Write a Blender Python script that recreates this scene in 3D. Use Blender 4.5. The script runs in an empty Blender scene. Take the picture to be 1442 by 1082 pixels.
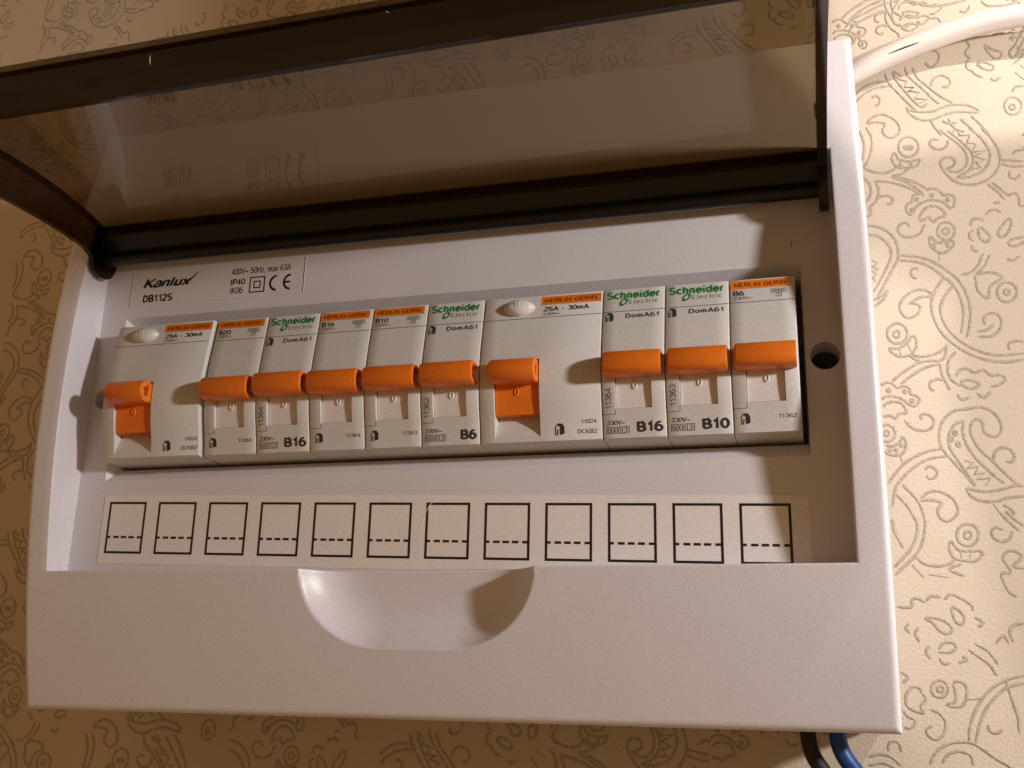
import bpy, bmesh, math, random
from mathutils import Vector, Matrix

# ---------------------------------------------------------------- camera, world, lamps, exposure
scene = bpy.context.scene
MM = 0.001
R90 = (math.pi / 2, 0.0, 0.0)          # local (x right, y up the wall, z out of the wall) -> world


def W(x, y, z):
    """local millimetres (x right, y up, z out of the wall) to world metres"""
    return Vector((x * MM, -z * MM, y * MM))


def WD(v):
    return Vector((v[0], -v[2], v[1]))


cam_data = bpy.data.cameras.new("camera")
cam = bpy.data.objects.new("camera", cam_data)
scene.collection.objects.link(cam)
CX = WD((0.96243, 0.02333, -0.27052))
CY = WD((0.05484, 0.95907, 0.27780))
CZ = WD((0.26592, -0.28220, 0.92176))
m = Matrix.Identity(4)
for r in range(3):
    m[r][0], m[r][1], m[r][2] = CX[r], CY[r], CZ[r]
m.translation = W(218.19, -93.19, 294.27)
cam.matrix_world = m
cam_data.sensor_width = 36.0
cam_data.lens = 36.0 * 1515.12 / 1442.0
cam_data.clip_start = 0.01
cam_data.clip_end = 50.0
scene.camera = cam

world = bpy.data.worlds.new("World")
scene.world = world
world.use_nodes = True
wbg = world.node_tree.nodes["Background"]
wbg.inputs[0].default_value = (1.0, 0.57, 0.25, 1)
wbg.inputs[1].default_value = 0.25


def point_lamp(name, pos, watts, color, radius):
    ld = bpy.data.lights.new(name, 'POINT')
    ld.energy = watts
    ld.color = color
    ld.shadow_soft_size = radius
    lo = bpy.data.objects.new(name, ld)
    lo.location = W(*pos)
    scene.collection.objects.link(lo)
    return lo


point_lamp("lamp_or_fill", (590, 53, 218), 8.2, (1.0, 0.94, 0.905), 0.019)
point_lamp("lamp_or_fill", (450, 250, 100), 4.0, (1.0, 0.92, 0.86), 0.0014)
point_lamp("lamp_or_fill", (-360, 150, 30), 0.30, (1.0, 0.50, 0.14), 0.03)  # added warm fill for the orange glow at left, no known bulb there

scene.view_settings.view_transform = 'Standard'
scene.view_settings.look = 'None'
scene.view_settings.exposure = 0.0
scene.view_settings.gamma = 1.0
scene.view_settings.use_curve_mapping = False
scene.render.engine = 'CYCLES'
scene.cycles.use_denoising = True
scene.cycles.max_bounces = 10
scene.cycles.transparent_max_bounces = 24

# ---------------------------------------------------------------- helpers
COL = scene.collection


def nodes_of(mt):
    mt.use_nodes = True
    nt = mt.node_tree
    b = nt.nodes["Principled BSDF"]
    return nt, b


def mat(name, color, rough=0.4, var=0.04, scale=60.0, bump=0.0, bscale=900.0, spec=0.5, color2=None, coat=0.0, speckle=0.10):
    mt = bpy.data.materials.new(name)
    nt, b = nodes_of(mt)
    tc = nt.nodes.new('ShaderNodeTexCoord')
    n = nt.nodes.new('ShaderNodeTexNoise')
    n.inputs['Scale'].default_value = scale
    n.inputs['Detail'].default_value = 6.0
    nt.links.new(tc.outputs['Object'], n.inputs['Vector'])
    mx = nt.nodes.new('ShaderNodeMix')
    mx.data_type = 'RGBA'
    c2 = color2 or tuple(max(0.0, c * (1.0 - var)) for c in color)
    c1 = tuple(min(1.0, c * (1.0 + (0 if color2 else var))) for c in color)
    mx.inputs[6].default_value = (*c1, 1)
    mx.inputs[7].default_value = (*c2, 1)
    rp = nt.nodes.new('ShaderNodeMapRange')
    rp.inputs[1].default_value = 0.3
    rp.inputs[2].default_value = 0.7
    nt.links.new(n.outputs['Fac'], rp.inputs[0])
    nt.links.new(rp.outputs[0], mx.inputs[0])
    # fine speckle of the moulded or printed surface
    n3 = nt.nodes.new('ShaderNodeTexNoise')
    n3.inputs['Scale'].default_value = 2200.0
    n3.inputs['Detail'].default_value = 2.0
    nt.links.new(tc.outputs['Object'], n3.inputs['Vector'])
    r3 = nt.nodes.new('ShaderNodeMapRange')
    r3.inputs[1].default_value = 0.25
    r3.inputs[2].default_value = 0.75
    r3.inputs[3].default_value = 1.0 - speckle
    r3.inputs[4].default_value = 1.0 + speckle
    nt.links.new(n3.outputs['Fac'], r3.inputs[0])
    ml = nt.nodes.new('ShaderNodeMix')
    ml.data_type = 'RGBA'
    ml.blend_type = 'MULTIPLY'
    ml.inputs[0].default_value = 1.0
    nt.links.new(mx.outputs[2], ml.inputs[6])
    nt.links.new(r3.outputs[0], ml.inputs[7])
    nt.links.new(ml.outputs[2], b.inputs['Base Color'])
    b.inputs['Roughness'].default_value = rough
    n4 = nt.nodes.new('ShaderNodeTexNoise')           # handled plastic: patches of different gloss
    n4.inputs['Scale'].default_value = 22.0
    n4.inputs['Detail'].default_value = 5.0
    nt.links.new(tc.outputs['Object'], n4.inputs['Vector'])
    r4 = nt.nodes.new('ShaderNodeMapRange')
    r4.inputs[1].default_value = 0.3
    r4.inputs[2].default_value = 0.7
    r4.inputs[3].default_value = rough * 0.8
    r4.inputs[4].default_value = min(1.0, rough * 1.35)
    nt.links.new(n4.outputs['Fac'], r4.inputs[0])
    nt.links.new(r4.outputs[0], b.inputs['Roughness'])
    b.inputs['Specular IOR Level'].default_value = spec
    b.inputs['Coat Weight'].default_value = coat
    if bump > 0:
        n2 = nt.nodes.new('ShaderNodeTexNoise')
        n2.inputs['Scale'].default_value = bscale
        n2.inputs['Detail'].default_value = 3.0
        nt.links.new(tc.outputs['Object'], n2.inputs['Vector'])
        bp = nt.nodes.new('ShaderNodeBump')
        bp.inputs['Strength'].default_value = bump
        bp.inputs['Distance'].default_value = 0.0002
        nt.links.new(n2.outputs['Fac'], bp.inputs['Height'])
        nt.links.new(bp.outputs[0], b.inputs['Normal'])
    return mt


def smoky(name, tint, gloss_rough):
    mt = bpy.data.materials.new(name)
    mt.use_nodes = True
    nt = mt.node_tree
    for nd in list(nt.nodes):
        nt.nodes.remove(nd)
    out = nt.nodes.new('ShaderNodeOutputMaterial')
    tr = nt.nodes.new('ShaderNodeBsdfTransparent')
    tr.inputs[0].default_value = (*tint, 1)
    gl = nt.nodes.new('ShaderNodeBsdfGlossy')
    gl.inputs['Roughness'].default_value = gloss_rough
    gl.inputs[0].default_value = (1, 1, 1, 1)
    lw = nt.nodes.new('ShaderNodeLayerWeight')      # Schlick reflectance, the same from both sides of the sheet
    lw.inputs[0].default_value = 0.5
    pw = nt.nodes.new('ShaderNodeMath')
    pw.operation = 'POWER'
    pw.inputs[1].default_value = 5.0
    nt.links.new(lw.outputs['Facing'], pw.inputs[0])
    fr = nt.nodes.new('ShaderNodeMapRange')
    fr.inputs[3].default_value = 0.04
    fr.inputs[4].default_value = 1.0
    nt.links.new(pw.outputs[0], fr.inputs[0])
    tc = nt.nodes.new('ShaderNodeTexCoord')
    n = nt.nodes.new('ShaderNodeTexNoise')
    n.inputs['Scale'].default_value = 45.0
    nt.links.new(tc.outputs['Object'], n.inputs['Vector'])
    bp = nt.nodes.new('ShaderNodeBump')
    bp.inputs['Strength'].default_value = 0.05
    bp.inputs['Distance'].default_value = 0.0006
    nt.links.new(n.outputs['Fac'], bp.inputs['Height'])
    nt.links.new(bp.outputs[0], gl.inputs['Normal'])
    mx = nt.nodes.new('ShaderNodeMixShader')
    nt.links.new(fr.outputs[0], mx.inputs[0])
    nt.links.new(tr.outputs[0], mx.inputs[1])
    nt.links.new(gl.outputs[0], mx.inputs[2])
    nt.links.new(mx.outputs[0], out.inputs[0])
    return mt


def tag(o, label=None, cat=None, group=None, kind=None):
    if label:
        o["label"] = label
    if cat:
        o["category"] = cat
    if group:
        o["group"] = group
    if kind:
        o["kind"] = kind
    return o


class Thing:
    """an Empty at a thing's base; children are meshes given in local millimetres"""

    def __init__(self, name, origin, label, cat, group=None):
        self.origin = Vector(origin)
        e = bpy.data.objects.new(name, None)
        e.empty_display_size = 0.01
        e.location = W(*origin)
        e.rotation_euler = R90
        COL.objects.link(e)
        tag(e, label, cat, group)
        self.root = e


def build(name, verts, faces, material, thing, parent=None, smooth=False, recalc=True, mats=None, fidx=None):
    """one mesh object; verts in local mm; thing gives the origin, parent (default its root) the parent"""
    o0 = thing.origin if isinstance(thing, Thing) else Vector(thing)
    me = bpy.data.meshes.new(name)
    me.from_pydata([((v[0] - o0[0]) * MM, (v[1] - o0[1]) * MM, (v[2] - o0[2]) * MM) for v in verts], [], faces)
    for mt in (mats or [material]):
        me.materials.append(mt)
    if fidx:
        for p, i in zip(me.polygons, fidx):
            p.material_index = i
    if recalc:
        bm = bmesh.new()
        bm.from_mesh(me)
        bmesh.ops.remove_doubles(bm, verts=bm.verts, dist=1e-7)
        bmesh.ops.recalc_face_normals(bm, faces=bm.faces)
        bm.to_mesh(me)
        bm.free()
    if smooth is not False:
        for p in me.polygons:
            p.use_smooth = True
        if smooth is not True:
            me.set_sharp_from_angle(angle=math.radians(smooth))
    o = bpy.data.objects.new(name, me)
    COL.objects.link(o)
    if isinstance(thing, Thing):
        o.parent = parent or thing.root
    else:
        o.location = W(*o0)
        o.rotation_euler = R90
    return o


def box_vf(x0, x1, y0, y1, z0, z1):
    v = [(x, y, z) for x in (x0, x1) for y in (y0, y1) for z in (z0, z1)]
    f = [(0, 1, 3, 2), (4, 6, 7, 5), (0, 4, 5, 1), (2, 3, 7, 6), (0, 2, 6, 4), (1, 5, 7, 3)]
    return v, f


def bevelled(o, width_mm, seg=2):
    md = o.modifiers.new("bevel", 'BEVEL')
    md.width = width_mm * MM
    md.segments = seg
    md.limit_method = 'ANGLE'
    return o


def extrude_x(poly, x0, x1):
    """poly: list of (y,z); closed prism along x"""
    n = len(poly)
    v = [(x0, y, z) for y, z in poly] + [(x1, y, z) for y, z in poly]
    f = [tuple(range(n)), tuple(reversed(range(n, 2 * n)))]
    f += [(i, (i + 1) % n, n + (i + 1) % n, n + i) for i in range(n)]
    return v, f


def strip_solid(path, thick, x0, x1):
    """sheet following path [(y,z)] with thickness, as a closed prism between x0 and x1"""
    off = []
    for i, p in enumerate(path):
        a = path[max(i - 1, 0)]
        b = path[min(i + 1, len(path) - 1)]
        d = Vector((b[0] - a[0], b[1] - a[1]))
        d.normalize()
        off.append((p[0] - d[1] * thick, p[1] + d[0] * thick))
    n = len(path)
    v = [(x, *p) for x in (x0, x1) for p in path] + [(x, *p) for x in (x0, x1) for p in off]
    f = []
    A, B, C, D = 0, n, 2 * n, 3 * n
    for i in range(n - 1):
        f += [(A + i, A + i + 1, B + i + 1, B + i), (C + i, D + i, D + i + 1, C + i + 1),
              (A + i, C + i, C + i + 1, A + i + 1), (B + i, B + i + 1, D + i + 1, D + i)]
    f += [(A, B, D, C), (A + n - 1, C + n - 1, D + n - 1, B + n - 1)]
    return v, f


def catmull(pts, n=4):
    if len(pts) < 3:
        return [Vector(p) for p in pts]
    P = [Vector(p) for p in pts]
    closed = (P[0] - P[-1]).length < 1e-6
    out = []
    for i in range(len(P) - 1):
        p0 = P[i - 1] if i > 0 else (P[-2] if closed else P[0] * 2 - P[1])
        p3 = P[i + 2] if i + 2 < len(P) else (P[1] if closed else P[-1] * 2 - P[-2])
        for k in range(n):
            t = k / n
            out.append(0.5 * ((2 * P[i]) + (P[i + 1] - p0) * t + (2 * p0 - 5 * P[i] + 4 * P[i + 1] - p3) * t * t
                              + (3 * P[i] - p0 - 3 * P[i + 1] + p3) * t ** 3))
    out.append(P[-1])
    return out


def tube_vf(pts, radius, sides=20):
    v, f = [], []
    n = len(pts)
    up = Vector((0.13, 0.2, 1.0))
    for i, p in enumerate(pts):
        d = (pts[min(i + 1, n - 1)] - pts[max(i - 1, 0)]).normalized()
        a = d.cross(up).normalized()
        b = d.cross(a).normalized()
        r = radius(i / (n - 1)) if callable(radius) else radius
        for k in range(sides):
            t = 2 * math.pi * k / sides
            v.append(tuple(p + a * (r * math.cos(t)) + b * (r * math.sin(t))))
    for i in range(n - 1):
        for k in range(sides):
            k2 = (k + 1) % sides
            f.append((i * sides + k, i * sides + k2, (i + 1) * sides + k2, (i + 1) * sides + k))
    f.append(tuple(range(sides)))
    f.append(tuple(reversed(range((n - 1) * sides, n * sides))))
    return v, f


# ---------------------------------------------------------------- a small grotesque stroke alphabet for the printed text
def AR(cx, cy, rx, ry, a0, a1, n=10):
    return [(cx + rx * math.cos(math.radians(a0 + (a1 - a0) * k / n)), cy + ry * math.sin(math.radians(a0 + (a1 - a0) * k / n))) for k in range(n + 1)]


XH = 0.72
GLYPH = {
    '0': (0.62, [AR(0.3, 0.5, 0.27, 0.47, 90, 450, 20)]),
    '1': (0.50, [[(0.06, 0.74), (0.2, 0.8), (0.31, 0.97), (0.31, 0.0)]]),
    '2': (0.62, [AR(0.3, 0.7, 0.26, 0.27, 165, -20, 9) + [(0.36, 0.4), (0.1, 0.17), (0.04, 0.03), (0.57, 0.03)]]),
    '3': (0.62, [AR(0.29, 0.73, 0.23, 0.24, 160, -90, 10), AR(0.29, 0.26, 0.26, 0.24, 90, -160, 10)]),
    '4': (0.62, [[(0.44, 0.0), (0.44, 0.95), (0.03, 0.25), (0.6, 0.25)]]),
    '5': (0.62, [[(0.53, 0.96), (0.14, 0.96), (0.08, 0.5)] + AR(0.3, 0.32, 0.26, 0.29, 130, -160, 12)]),
    '6': (0.62, [AR(0.3, 0.31, 0.26, 0.29, 90, 450, 16), AR(0.42, 0.42, 0.38, 0.55, 80, 190, 9)]),
    '8': (0.62, [AR(0.3, 0.73, 0.22, 0.23, 90, 450, 14), AR(0.3, 0.26, 0.26, 0.25, 90, 450, 14)]),
    'A': (0.74, [[(0.02, 0.0), (0.36, 0.98), (0.70, 0.0)], [(0.14, 0.32), (0.58, 0.32)]]),
    'B': (0.70, [[(0.08, 0.0), (0.08, 0.97), (0.38, 0.97)] + AR(0.38, 0.74, 0.2, 0.23, 90, -90, 8) + [(0.08, 0.51)], [(0.38, 0.51)] + AR(0.38, 0.27, 0.25, 0.24, 90, -90, 8) + [(0.08, 0.03)]]),
    'C': (0.74, [AR(0.38, 0.5, 0.33, 0.47, 45, 315, 14)]),
    'D': (0.74, [[(0.08, 0.0), (0.08, 0.97), (0.32, 0.97)] + AR(0.32, 0.5, 0.34, 0.47, 90, -90, 12) + [(0.08, 0.03)]]),
    'E': (0.66, [[(0.6, 0.97), (0.08, 0.97), (0.08, 0.03), (0.62, 0.03)], [(0.08, 0.51), (0.54, 0.51)]]),
    'G': (0.78, [AR(0.38, 0.5, 0.33, 0.47, 45, 345, 16) + [(0.71, 0.46), (0.44, 0.46)]]),
    'H': (0.72, [[(0.08, 0), (0.08, 1)], [(0.62, 0), (0.62, 1)], [(0.08, 0.52), (0.62, 0.52)]]),
    'I': (0.28, [[(0.13, 0), (0.13, 1)]]),
    'K': (0.70, [[(0.08, 0), (0.08, 1)], [(0.62, 1.0), (0.1, 0.4)], [(0.24, 0.56), (0.66, 0.0)]]),
    'L': (0.56, [[(0.08, 1), (0.08, 0.03), (0.52, 0.03)]]),
    'M': (0.84, [[(0.08, 0), (0.08, 0.98), (0.41, 0.1), (0.74, 0.98), (0.74, 0)]]),
    'N': (0.74, [[(0.08, 0), (0.08, 0.98), (0.64, 0.02), (0.64, 1)]]),
    'P': (0.66, [[(0.08, 0.0), (0.08, 0.97), (0.36, 0.97)] + AR(0.36, 0.7, 0.24, 0.27, 90, -90, 8) + [(0.08, 0.43)]]),
    'R': (0.72, [[(0.08, 0.0), (0.08, 0.97), (0.38, 0.97)] + AR(0.38, 0.74, 0.22, 0.23, 90, -90, 8) + [(0.08, 0.51)], [(0.4, 0.51), (0.62, 0.0)]]),
    'S': (0.68, [AR(0.33, 0.73, 0.25, 0.24, 35, 250, 9) + AR(0.33, 0.27, 0.28, 0.24, 70, -150, 10)]),
    'V': (0.70, [[(0.02, 1.0), (0.34, 0.02), (0.66, 1.0)]]),
    'a': (0.58, [AR(0.27, 0.5, 0.2, 0.19, 160, 10, 7) + [(0.48, 0.4), (0.48, 0.0)], AR(0.24, 0.2, 0.19, 0.18, 60, 330, 10)]),
    'c': (0.54, [AR(0.29, 0.36, 0.24, 0.33, 45, 315, 12)]),
    'd': (0.60, [[(0.5, 0), (0.5, 1)], AR(0.27, 0.36, 0.23, 0.33, 0, 360, 14)]),
    'e': (0.58, [[(0.06, 0.38), (0.5, 0.38)] + AR(0.28, 0.36, 0.23, 0.33, 0, 310, 14)]),
    'h': (0.58, [[(0.08, 0), (0.08, 1)], AR(0.27, 0.46, 0.19, 0.23, 170, 0, 8) + [(0.46, 0.0)]]),
    'i': (0.24, [[(0.1, 0), (0.1, 0.70)], [(0.1, 0.86), (0.1, 1.0)]]),
    'l': (0.24, [[(0.1, 0), (0.1, 1.0)]]),
    'm': (0.86, [[(0.08, 0), (0.08, 0.7)], AR(0.24, 0.46, 0.16, 0.23, 170, 0, 8) + [(0.40, 0.0)], AR(0.57, 0.46, 0.16, 0.23, 170, 0, 8) + [(0.73, 0.0)]]),
    'n': (0.58, [[(0.08, 0), (0.08, 0.7)], AR(0.27, 0.46, 0.19, 0.23, 170, 0, 8) + [(0.46, 0.0)]]),
    'o': (0.60, [AR(0.29, 0.36, 0.24, 0.33, 0, 360, 16)]),
    'r': (0.40, [[(0.08, 0), (0.08, 0.7)], AR(0.28, 0.46, 0.2, 0.23, 170, 70, 5)]),
    't': (0.36, [[(0.15, 0.92), (0.15, 0.12), (0.2, 0.03), (0.32, 0.03)], [(0.01, 0.68), (0.31, 0.68)]]),
    'u': (0.58, [[(0.08, 0.7), (0.08, 0.24)] + AR(0.27, 0.24, 0.19, 0.21, 180, 350, 8), [(0.46, 0.7), (0.46, 0)]]),
    'x': (0.54, [[(0.03, 0), (0.5, 0.7)], [(0.03, 0.7), (0.5, 0)]]),
    'z': (0.52, [[(0.05, 0.67), (0.46, 0.67), (0.05, 0.03), (0.48, 0.03)]]),
    '~': (0.66, [[(0.04, 0.30), (0.1, 0.42), (0.19, 0.46), (0.3, 0.38), (0.42, 0.28), (0.52, 0.32), (0.58, 0.44)]]),
    '-': (0.40, [[(0.05, 0.37), (0.33, 0.37)]]),
    ',': (0.26, [[(0.12, 0.06), (0.08, -0.12)]]),
    ' ': (0.34, []),
}
TEXT_CACHE = {}


def ribbon(pts, t):
    """polyline to a band of half-width t with mitred joints"""
    n = len(pts)
    closed = n > 3 and abs(pts[0][0] - pts[-1][0]) + abs(pts[0][1] - pts[-1][1]) < 1e-6
    L, Rr = [], []
    for i in range(n):
        p = Vector(pts[i])
        a = Vector(pts[i - 1]) if i > 0 else (Vector(pts[-2]) if closed else None)
        b = Vector(pts[i + 1]) if i < n - 1 else (Vector(pts[1]) if closed else None)
        d1 = (p - a).normalized() if a is not None else (b - p).normalized()
        d2 = (b - p).normalized() if b is not None else d1
        n1, n2 = Vector((-d1.y, d1.x)), Vector((-d2.y, d2.x))
        mm = n1 + n2
        if mm.length < 0.3:
            mm = n1
        mm.normalize()
        k = t / max(0.45, mm.dot(n1))
        L.append(p + mm * k)
        Rr.append(p - mm * k)
    return L, Rr


def glyphs(s, weight, shear, spacing):
    key = (s, weight, shear, spacing)
    if key not in TEXT_CACHE:
        v, f = [], []
        x = 0.0
        layer = 0
        for ch in s:
            adv, strokes = GLYPH[ch]
            for st in strokes:
                L, Rr = ribbon(st, weight / 2)
                b = len(v)
                for p, q in zip(L, Rr):
                    v.append((x + p.x + shear * p.y, p.y, layer))
                    v.append((x + q.x + shear * q.y, q.y, layer))
                f += [(b + 2 * k, b + 2 * k + 1, b + 2 * k + 3, b + 2 * k + 2) for k in range(len(L) - 1)]
                layer = (layer + 1) % 3
            x += (adv + weight * 0.55) * spacing
        xs, ys = [p[0] for p in v], [p[1] for p in v]
        x0, x1, y0, y1 = min(xs), max(xs), min(ys), max(ys)
        TEXT_CACHE[key] = ([((p[0] - x0) / (x1 - x0), (p[1] - y0) / (y1 - y0), p[2]) for p in v], f)
    return TEXT_CACHE[key]


def lettering(name, s, x0, x1, y0, y1, zf, material, thing, parent=None, bold=0.13, shear=0.0, spacing=1.0,
              vertical=False, eps=0.05):
    """printed text fitted into a rectangle and laid on the surface z = zf(y)"""
    u, f = glyphs(s, bold, shear, spacing)
    if vertical:
        v = [(x1 - b * (x1 - x0), y0 + a * (y1 - y0), l) for a, b, l in u]
    else:
        v = [(x0 + a * (x1 - x0), y0 + b * (y1 - y0), l) for a, b, l in u]
    return build(name, [(x, y, zf(y) + eps + 0.008 * l) for x, y, l in v], f, material, thing, parent, recalc=False)


def print_polys(name, polys, zf, material, thing, parent=None, eps=0.05):
    """flat printed marks: polys are lists of (x,y)"""
    v, f = [], []
    for p in polys:
        b = len(v)
        v += [(x, y, zf(y) + eps) for x, y in p]
        f.append(tuple(range(b, b + len(p))))
    return build(name, v, f, material, thing, parent, recalc=False)


def rect(x0, x1, y0, y1):
    return [(x0, y0), (x1, y0), (x1, y1), (x0, y1)]


def outline(x0, x1, y0, y1, t):
    return [rect(x0, x1, y0, y0 + t), rect(x0, x1, y1 - t, y1), rect(x0, x0 + t, y0 + t, y1 - t), rect(x1 - t, x1, y0 + t, y1 - t)]


# ---------------------------------------------------------------- materials
M_COVER = mat("white_plastic_cover", (0.715, 0.695, 0.75), 0.34, 0.015, 40, 0.22, 2600)
M_PANEL = mat("white_plastic_panel", (0.69, 0.67, 0.705), 0.45, 0.02, 50, 0.25, 2600)
M_STICKER = mat("sticker_film", (0.80, 0.765, 0.755), 0.32, 0.02, 30)
M_RATING = mat("clear_sticker", (0.69, 0.66, 0.655), 0.30, 0.02, 30)
M_BODY = mat("grey_breaker_plastic", (0.64, 0.635, 0.615), 0.52, 0.03, 90, 0.3, 2400)
M_ROCKER = mat("pale_rocker_plastic", (0.74, 0.71, 0.695), 0.38, 0.02, 90)
M_BUTTON = mat("white_button_plastic", (0.74, 0.72, 0.69), 0.36, 0.02, 90)
M_ORANGE = mat("orange_plastic", (0.80, 0.185, 0.012), 0.42, 0.06, 220, 0.35, 1500)
M_STRIPE = mat("orange_print", (0.78, 0.20, 0.012), 0.45, 0.05, 200)
M_INK = mat("dark_ink", (0.035, 0.032, 0.034), 0.5, 0.2, 300)
M_BROWNINK = mat("brown_ink", (0.09, 0.018, 0.005), 0.5, 0.1, 300)
M_BLACK = mat("black_print", (0.012, 0.008, 0.010), 0.45, 0.2, 300)
M_GREYINK = mat("grey_ink", (0.12, 0.11, 0.10), 0.5, 0.2, 300)
M_GREEN = mat("green_ink", (0.012, 0.21, 0.055), 0.5, 0.1, 300)
M_GREENGREY = mat("grey_green_ink", (0.13, 0.22, 0.15), 0.5, 0.1, 300)
M_SCUFF = mat("pale_scuff", (0.55, 0.52, 0.50), 0.6, 0.1, 300)
M_DARK = mat("dark_gap", (0.02, 0.018, 0.018), 0.7, 0.1, 100)
M_RAIL = mat("zinc_steel", (0.45, 0.45, 0.46), 0.35, 0.05, 100)
M_WHITECABLE = mat("white_cable_sheath", (0.72, 0.67, 0.62), 0.42, 0.04, 50, 0.2, 900)
M_BLUE = mat("blue_wire_sheath", (0.004, 0.065, 0.27), 0.35, 0.05, 80)
M_BLACKWIRE = mat("black_wire_sheath", (0.014, 0.006, 0.006), 0.45, 0.1, 80)
M_SMOKE = smoky("smoked_clear_plastic", (0.505, 0.435, 0.325), 0.05)
M_SMOKERIM = smoky("smoked_thick_plastic", (0.27, 0.21, 0.16), 0.06)
M_SMOKEBAR = smoky("smoked_solid_bar", (0.05, 0.04, 0.035), 0.35)
M_WALL = mat("beige_wallpaper", (0.575, 0.495, 0.40), 0.62, 0.04, 18, 0.9, 1100, spec=0.3, speckle=0.14)
M_RELIEF = mat("embossed_line", (0.455, 0.39, 0.315), 0.65, 0.2, 900, 0.6, 2500, spec=0.25, color2=(0.335, 0.29, 0.235), speckle=0.3)

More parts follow.
